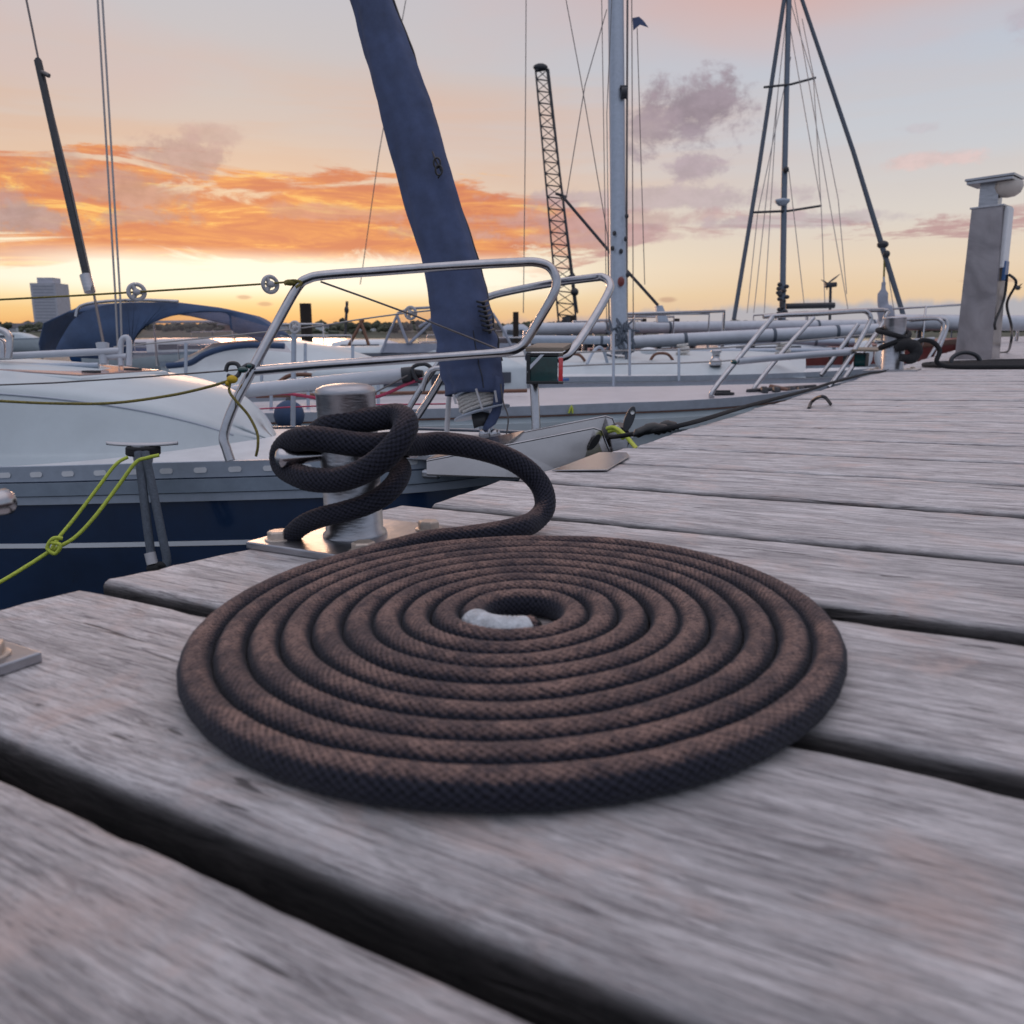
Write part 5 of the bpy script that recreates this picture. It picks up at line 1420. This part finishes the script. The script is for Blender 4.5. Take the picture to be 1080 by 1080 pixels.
def woods():
    rn = random.Random(5); V = []; Fs = []
    ico = [(0, 0, 1), (.894, 0, .447), (.276, .851, .447), (-.724, .526, .447), (-.724, -.526, .447), (.276, -.851, .447), (.724, .526, -.447), (-.276, .851, -.447), (-.894, 0, -.447), (-.276, -.851, -.447), (.724, -.526, -.447), (0, 0, -1)]
    fc_ = [(0, 1, 2), (0, 2, 3), (0, 3, 4), (0, 4, 5), (0, 5, 1), (1, 6, 2), (2, 7, 3), (3, 8, 4), (4, 9, 5), (5, 10, 1), (6, 7, 2), (7, 8, 3), (8, 9, 4), (9, 10, 5), (10, 6, 1), (11, 7, 6), (11, 8, 7), (11, 9, 8), (11, 10, 9), (11, 6, 10)]
    for i in range(5200):
        x = rn.uniform(-520, 620); y = rn.uniform(450, 640)
        dens = noise.noise(Vector((x * .012, 3, 0))) + .5
        if x < -100 and rn.random() > .62: continue
        hgt = (7.2 if x < 0 else 8.2) * (.75 + .35 * noise.noise(Vector((x * .02, 0, 1))) + .22 * noise.noise(Vector((x * .09, 2, 1))))
        if x > 200: hgt *= .72
        z = 2 + rn.random() ** .6 * hgt * (1.15 if y > 520 else .8); r = rn.uniform(1.1, 2.6)
        if rn.random() < .02: z += 2.0
        o_ = len(V)
        for v in ico: 
            j = rn.uniform(.65, 1.25); V.append((x + v[0] * r * j * 1.3, y + v[1] * r * j, z + v[2] * r * j * .9))
        Fs += [tuple(q + o_ for q in f) for f in fc_]
    me = bpy.data.meshes.new('woodland'); me.from_pydata(V, [], Fs); me.materials.append(M['trees'])
    o = bpy.data.objects.new('woodland', me); COL.objects.link(o)
    tag(o, 'far wooded shore running along the horizon', 'woodland', kind='stuff')


woods()
# tower block
def tower():
    d = 500.; c = P(58, 353, d); c.z = 2; o = root('tower_block', c, 'grey concrete tower block alone on the far left shore', 'building')
    w = 26 * d / F; hh_ = 57 * d / F
    b = MB(); b.box(c + WZ * hh_ * .45, (WX, WY, WZ), (w, w, hh_ * .9)); b.build('wall', M['concrete'], o)
    b = MB(); b.box(c + WZ * (hh_ * .9 + hh_ * .05), (WX, WY, WZ), (w * .62, w * .6, hh_ * .1)); b.build('plant_room', M['concrete'], o)
    for i in range(15):
        b = MB(); b.box(c + WZ * (hh_ * .06 + i * hh_ * .056) - WY * (w / 2 + .02), (WX, WY, WZ), (w * .82, .12, hh_ * .022)); b.build('window_band', M['towerglass'], o)


tower()
rn = random.Random(12)
hm = ['concrete', 'brick', 'white']
for i in range(24):
    x = rn.choice([rn.uniform(75, 420), rn.uniform(700, 900), rn.uniform(0, 40)]); d = rn.uniform(455, 500); c = P(x, 354, d); c.z = 2.5 + rn.uniform(0, 1.2)
    w = rn.uniform(5, 11); hh_ = rn.uniform(2.2, 3.6); mm = rn.choice(hm)
    o = root('house', c, 'tiny %s house among the trees of the far shore' % {'concrete': 'grey', 'brick': 'brick', 'white': 'white'}[mm], 'house', {'concrete': 'grey', 'brick': 'brick', 'white': 'white'}[mm] + ' houses on the far shore')
    b = MB(); b.box(c + WZ * hh_ / 2, (WX, WY, WZ), (w, 6, hh_)); b.build('wall', M[mm], o)
    b = MB(); b.prism([c + WX * -w * .53 + WZ * hh_ - WY * 3.2, c + WX * w * .53 + WZ * hh_ - WY * 3.2, c + WX * w * .5 + WZ * (hh_ + 1.6), c - WX * w * .5 + WZ * (hh_ + 1.6)], WZ * .2)
    b.prism([c + WX * -w * .53 + WZ * hh_ + WY * 3.2, c + WX * w * .53 + WZ * hh_ + WY * 3.2, c + WX * w * .5 + WZ * (hh_ + 1.6), c - WX * w * .5 + WZ * (hh_ + 1.6)], WZ * .2); b.build('roof', M['roof'], o)

# gull on the wing at right
o = root('gull', P(1072, 303, 25), 'small dark gull flying right of the power pedestal', 'bird')
b = MB()
dd = 25
b.tube([P(1069, 303, dd), P(1071, 303, dd), P(1074, 303.5, dd), P(1077, 303, dd)], [.02, .06, .07, .015], 8, 4)
b.add([P(1072, 302, dd), P(1074, 303, dd), P(1070, 298, dd + .15), P(1068, 296, dd + .2)], [(0, 1, 2, 3)]); b.add([P(1072, 303, dd), P(1074, 304, dd), P(1076, 300, dd - .2), P(1079, 298.5, dd - .3)], [(0, 1, 2, 3)])
b.build('body', M['gull'], o)


# ------------------------------------------------------------------ sky and light
def sky():
    w = bpy.data.worlds.new('World'); sc.world = w; w.use_nodes = True; nt = w.node_tree; N = nt.nodes; Lk = nt.links
    bg = N['Background']

    def m(op, a, b=None, c=None, clamp=False):
        o = N.new('ShaderNodeMath'); o.operation = op; o.use_clamp = clamp
        for i, v in enumerate((a, b, c)):
            if v is None: continue
            if isinstance(v, (int, float)): o.inputs[i].default_value = v
            else: Lk.new(v, o.inputs[i])
        return o.outputs[0]

    def rng(v, a, c, lo=0., hi=1., t='SMOOTHSTEP'):
        o = N.new('ShaderNodeMapRange'); o.interpolation_type = t
        for k_, q in zip(('From Min', 'From Max', 'To Min', 'To Max'), (a, c, lo, hi)): o.inputs[k_].default_value = q
        Lk.new(v, o.inputs['Value']); return o.outputs[0]

    def mix(f, a, b, blend='MIX'):
        o = N.new('ShaderNodeMix'); o.data_type = 'RGBA'; o.blend_type = blend
        if isinstance(f, (int, float)): o.inputs['Factor'].default_value = f
        else: Lk.new(f, o.inputs['Factor'])
        for k_, v in (('A', a), ('B', b)):
            if isinstance(v, tuple): o.inputs[k_].default_value = (*v, 1)
            else: Lk.new(v, o.inputs[k_])
        return o.outputs['Result']

    def lin(c): return tuple(((q / 255 + .055) / 1.055) ** 2.4 if q / 255 > .04045 else q / 255 / 12.92 for q in c)

    def ramp(v, stops):
        o = N.new('ShaderNodeValToRGB'); e = o.color_ramp.elements; o.color_ramp.interpolation = 'B_SPLINE' if False else 'LINEAR'
        while len(e) < len(stops): e.new(.5)
        for i, (p, c) in enumerate(stops): e[i].position = p; e[i].color = (*lin(c), 1)
        Lk.new(v, o.inputs[0]); return o.outputs[0]
    tc = N.new('ShaderNodeTexCoord'); nv = N.new('ShaderNodeVectorMath'); nv.operation = 'NORMALIZE'; Lk.new(tc.outputs['Generated'], nv.inputs[0])
    sp = N.new('ShaderNodeSeparateXYZ'); Lk.new(nv.outputs[0], sp.inputs[0])
    x, y, z = sp.outputs
    az = m('ARCTAN2', x, y); el = m('ARCSINE', z)

    def nz(sx, sy, detail=6, rough=.55, dist=0., off=(0, 0, 0), scale=1.):
        c = N.new('ShaderNodeCombineXYZ'); Lk.new(m('ADD', m('MULTIPLY', az, sx), off[0]), c.inputs[0]); Lk.new(m('ADD', m('MULTIPLY', el, sy), off[1]), c.inputs[1]); c.inputs[2].default_value = off[2]
        t = N.new('ShaderNodeTexNoise'); t.inputs['Scale'].default_value = scale; t.inputs['Detail'].default_value = detail; t.inputs['Roughness'].default_value = rough; t.inputs['Distortion'].default_value = dist
        Lk.new(c.outputs[0], t.inputs['Vector']); return t.outputs['Fac']
    e_ = m('DIVIDE', el, .6, clamp=True)          # ramp position 1 = 34 degrees up
    P_ = lambda v: v / .6
    left = ramp(e_, [(0, (232, 178, 128)), (P_(.012), (243, 186, 118)), (P_(.028), (247, 205, 142)), (P_(.042), (253, 230, 182)), (P_(.058), (255, 249, 226)), (P_(.09), (255, 245, 218)), (P_(.12), (250, 216, 172)), (P_(.17), (234, 204, 178)), (P_(.215), (218, 199, 188)), (P_(.27), (208, 199, 197)), (P_(.345), (201, 199, 205)), (1, (168, 180, 208))])
    right = ramp(e_, [(0, (205, 190, 190)), (P_(.02), (226, 196, 170)), (P_(.045), (237, 207, 170)), (P_(.075), (238, 216, 190)), (P_(.12), (226, 216, 206)), (P_(.19), (208, 209, 214)), (P_(.28), (196, 202, 214)), (P_(.345), (204, 188, 192)), (1, (160, 172, 200))])
    side = rng(az, -.28, .34)
    c = mix(side, left, right)
    # faint large pink wash high up
    wash = m('MULTIPLY', rng(nz(2.2, 7, 4, .5, .3, (3, 1, 0)), .40, .66), rng(el, .15, .30, 0, .5))
    c = mix(wash, c, lin((222, 186, 178)))
    topr = m('MULTIPLY', rng(az, -.05, .35), rng(m('ADD', el, m('MULTIPLY', nz(3, 6, 4), .06)), .325, .385, 0, .8))
    c = mix(topr, c, lin((218, 178, 172)))
    # peach veil left middle
    veil = m('MULTIPLY', m('MULTIPLY', rng(el, .12, .17), rng(el, .24, .30, 1, 0)), rng(nz(2.0, 22, 6, .55, .4, (8, 0, 0)), .38, .62))
    veil = m('MULTIPLY', veil, rng(az, -.1, .45, .5, .12))
    c = mix(veil, c, lin((226, 186, 160)))
    # main orange bank
    nA = nz(4.2, 26, 12, .66, .9, (1.3, 2, 0))
    shape = m('SUBTRACT', 1, m('ABSOLUTE', m('DIVIDE', m('SUBTRACT', el, m('ADD', .122, m('MULTIPLY', az, -.015))), .050)))
    fadeA = rng(az, .02, .20, 1, .0)
    dens = m('ADD', m('MULTIPLY', shape, .95), m('MULTIPLY', m('SUBTRACT', nA, .5), 3.0))
    dens = m('SUBTRACT', dens, m('MULTIPLY', m('SUBTRACT', 1, fadeA), .9))
    dA = rng(dens, -.02, .26, 0, .97)
    nB = nz(9, 60, 12, .68, .8, (5, 4, 0))
    oc = mix(rng(nB, .38, .64), lin((214, 128, 96)), lin((244, 164, 98)))
    oc = mix(m('MULTIPLY', rng(nB, .54, .64), rng(az, -.6, -.1, 1, .7)), oc, lin((255, 205, 118)))
    oc = mix(rng(az, -.02, .14), oc, lin((196, 160, 158)))
    c = mix(dA, c, oc)
    # glow breaking through under the bank
    glow = m('MULTIPLY', m('MULTIPLY', rng(el, .035, .062), rng(el, .075, .098, 1, 0)), m('MULTIPLY', rng(az, -.62, -.42), rng(az, -.02, .12, 1, 0)))
    c = mix(m('MULTIPLY', glow, .9), c, (1.10, 1.02, .84))
    # mauve puffs: individual clouds
    np_ = nz(14, 20, 12, .68, .3, (2, 7, 0)); np2 = nz(34, 50, 10, .68, .2, (2, 7, 3))
    for (ca, ce, ra, re, st, colr) in ((.200, .236, .072, .040, .95, (150, 136, 146)), (.155, .225, .045, .030, .8, (158, 142, 150)), (.205, .180, .036, .015, .75, (168, 150, 160)), (-.355, .185, .055, .024, .75, (178, 146, 142)), (-.43, .150, .085, .024, .6, (176, 148, 142)), (-.54, .125, .06, .022, .55, (170, 150, 152)), (-.47, .17, .03, .02, .5, (176, 148, 142)), (.155, .150, .20, .016, .62, (176, 158, 166)), (.10, .128, .20, .014, .6, (186, 152, 152)), (.30, .122, .14, .008, .55, (176, 162, 170)), (.45, .175, .07, .010, .5, (222, 184, 178)), (.53, .285, .04, .022, .55, (178, 166, 176)), (-.50, .115, .05, .018, .85, (172, 146, 144)), (-.40, .122, .06, .013, .75, (180, 146, 138)), (-.20, .135, .09, .010, .6, (196, 146, 132)), (-.08, .115, .07, .009, .6, (190, 142, 130)), (-.33, .205, .04, .012, .5, (190, 160, 154)), (.43, .205, .02, .006, .4, (190, 178, 184)), (-.39, .142, .05, .016, .55, (196, 150, 132)), (.12, .110, .16, .008, .5, (190, 160, 160))):
        dx = m('DIVIDE', m('SUBTRACT', az, ca), ra); dy = m('DIVIDE', m('SUBTRACT', el, ce), re)
        q = m('SQRT', m('ADD', m('MULTIPLY', dx, dx), m('MULTIPLY', dy, dy)))
        q = m('ADD', q, m('MULTIPLY', m('SUBTRACT', np_, .5), -2.6)); q = m('ADD', q, m('MULTIPLY', m('SUBTRACT', np2, .5), -1.2))
        f = rng(q, .45, 1.05, st, 0)
        c = mix(f, c, mix(rng(np2, .35, .65), lin(colr), lin(tuple(min(255, k_ * 1.10) for k_ in colr))))
    # small dark flecks above the horizon at left
    for (ca, ce, ra, re) in ((-.305, .042, .010, .003), (-.283, .035, .010, .003), (.18, .04, .012, .004), (.51, .055, .03, .003)):
        dx = m('DIVIDE', m('SUBTRACT', az, ca), ra); dy = m('DIVIDE', m('SUBTRACT', el, ce), re)
        q = m('ADD', m('SQRT', m('ADD', m('MULTIPLY', dx, dx), m('MULTIPLY', dy, dy))), m('MULTIPLY', m('SUBTRACT', nB, .5), -1))
        c = mix(rng(q, .4, 1.1, .6, 0), c, lin((190, 150, 130)))
    # low cloud bank along the horizon
    top = m('ADD', .024, m('MULTIPLY', m('SUBTRACT', nz(16, 3, 6, .6, 0, (0, 0, 5)), .5), .045))
    top = m('ADD', top, rng(az, -.1, .5, -.006, .014))
    bank = rng(m('SUBTRACT', el, top), -.006, .004, 1, 0)
    bc = mix(rng(az, -.25, .25), lin((226, 170, 122)), lin((178, 180, 190)))
    bc = mix(rng(el, -.02, .03), mix(side, lin((214, 160, 128)), lin((190, 182, 184))), bc)
    c = mix(m('MULTIPLY', bank, rng(az, -.3, .2, .35, .9)), c, bc)
    c = mix(rng(m('ABSOLUTE', az), .75, 1.5, 0, .92), c, (.46, .53, .68))
    # below the horizon: dull
    c = mix(rng(el, -.06, -.004, 1, 0), c, (.12, .11, .13))
    # overhead, out of the picture, softer and bluer
    c = mix(rng(el, .45, 1.1, 0, .9), c, (1.15, 1.10, 1.22))
    st = N.new('ShaderNodeTexSky'); st.sky_type = 'NISHITA'; st.sun_disc = False; st.sun_elevation = R(4); st.sun_rotation = R(-17); st.dust_density = 2
    sm = N.new('ShaderNodeVectorMath'); sm.operation = 'SCALE'; Lk.new(st.outputs[0], sm.inputs[0]); sm.inputs['Scale'].default_value = .05
    fin = mix(.06, c, sm.outputs[0])
    Lk.new(fin, bg.inputs['Color']); bg.inputs['Strength'].default_value = 1.0


sky()
sl = bpy.data.lights.new('sun', 'SUN'); so = bpy.data.objects.new('sun', sl); COL.objects.link(so)
sl.energy = .6; sl.angle = R(12); sl.color = (1, .58, .36)
azs, els = R(-17), R(6)
dirv = Vector((math.sin(azs) * math.cos(els), math.cos(azs) * math.cos(els), math.sin(els)))
so.rotation_euler = dirv.to_track_quat('Z', 'Y').to_euler(); so.location = (0, 0, 20)

sc.view_settings.view_transform = 'Standard'; sc.view_settings.look = 'None'; sc.view_settings.exposure = 0
sc.render.engine = 'CYCLES'
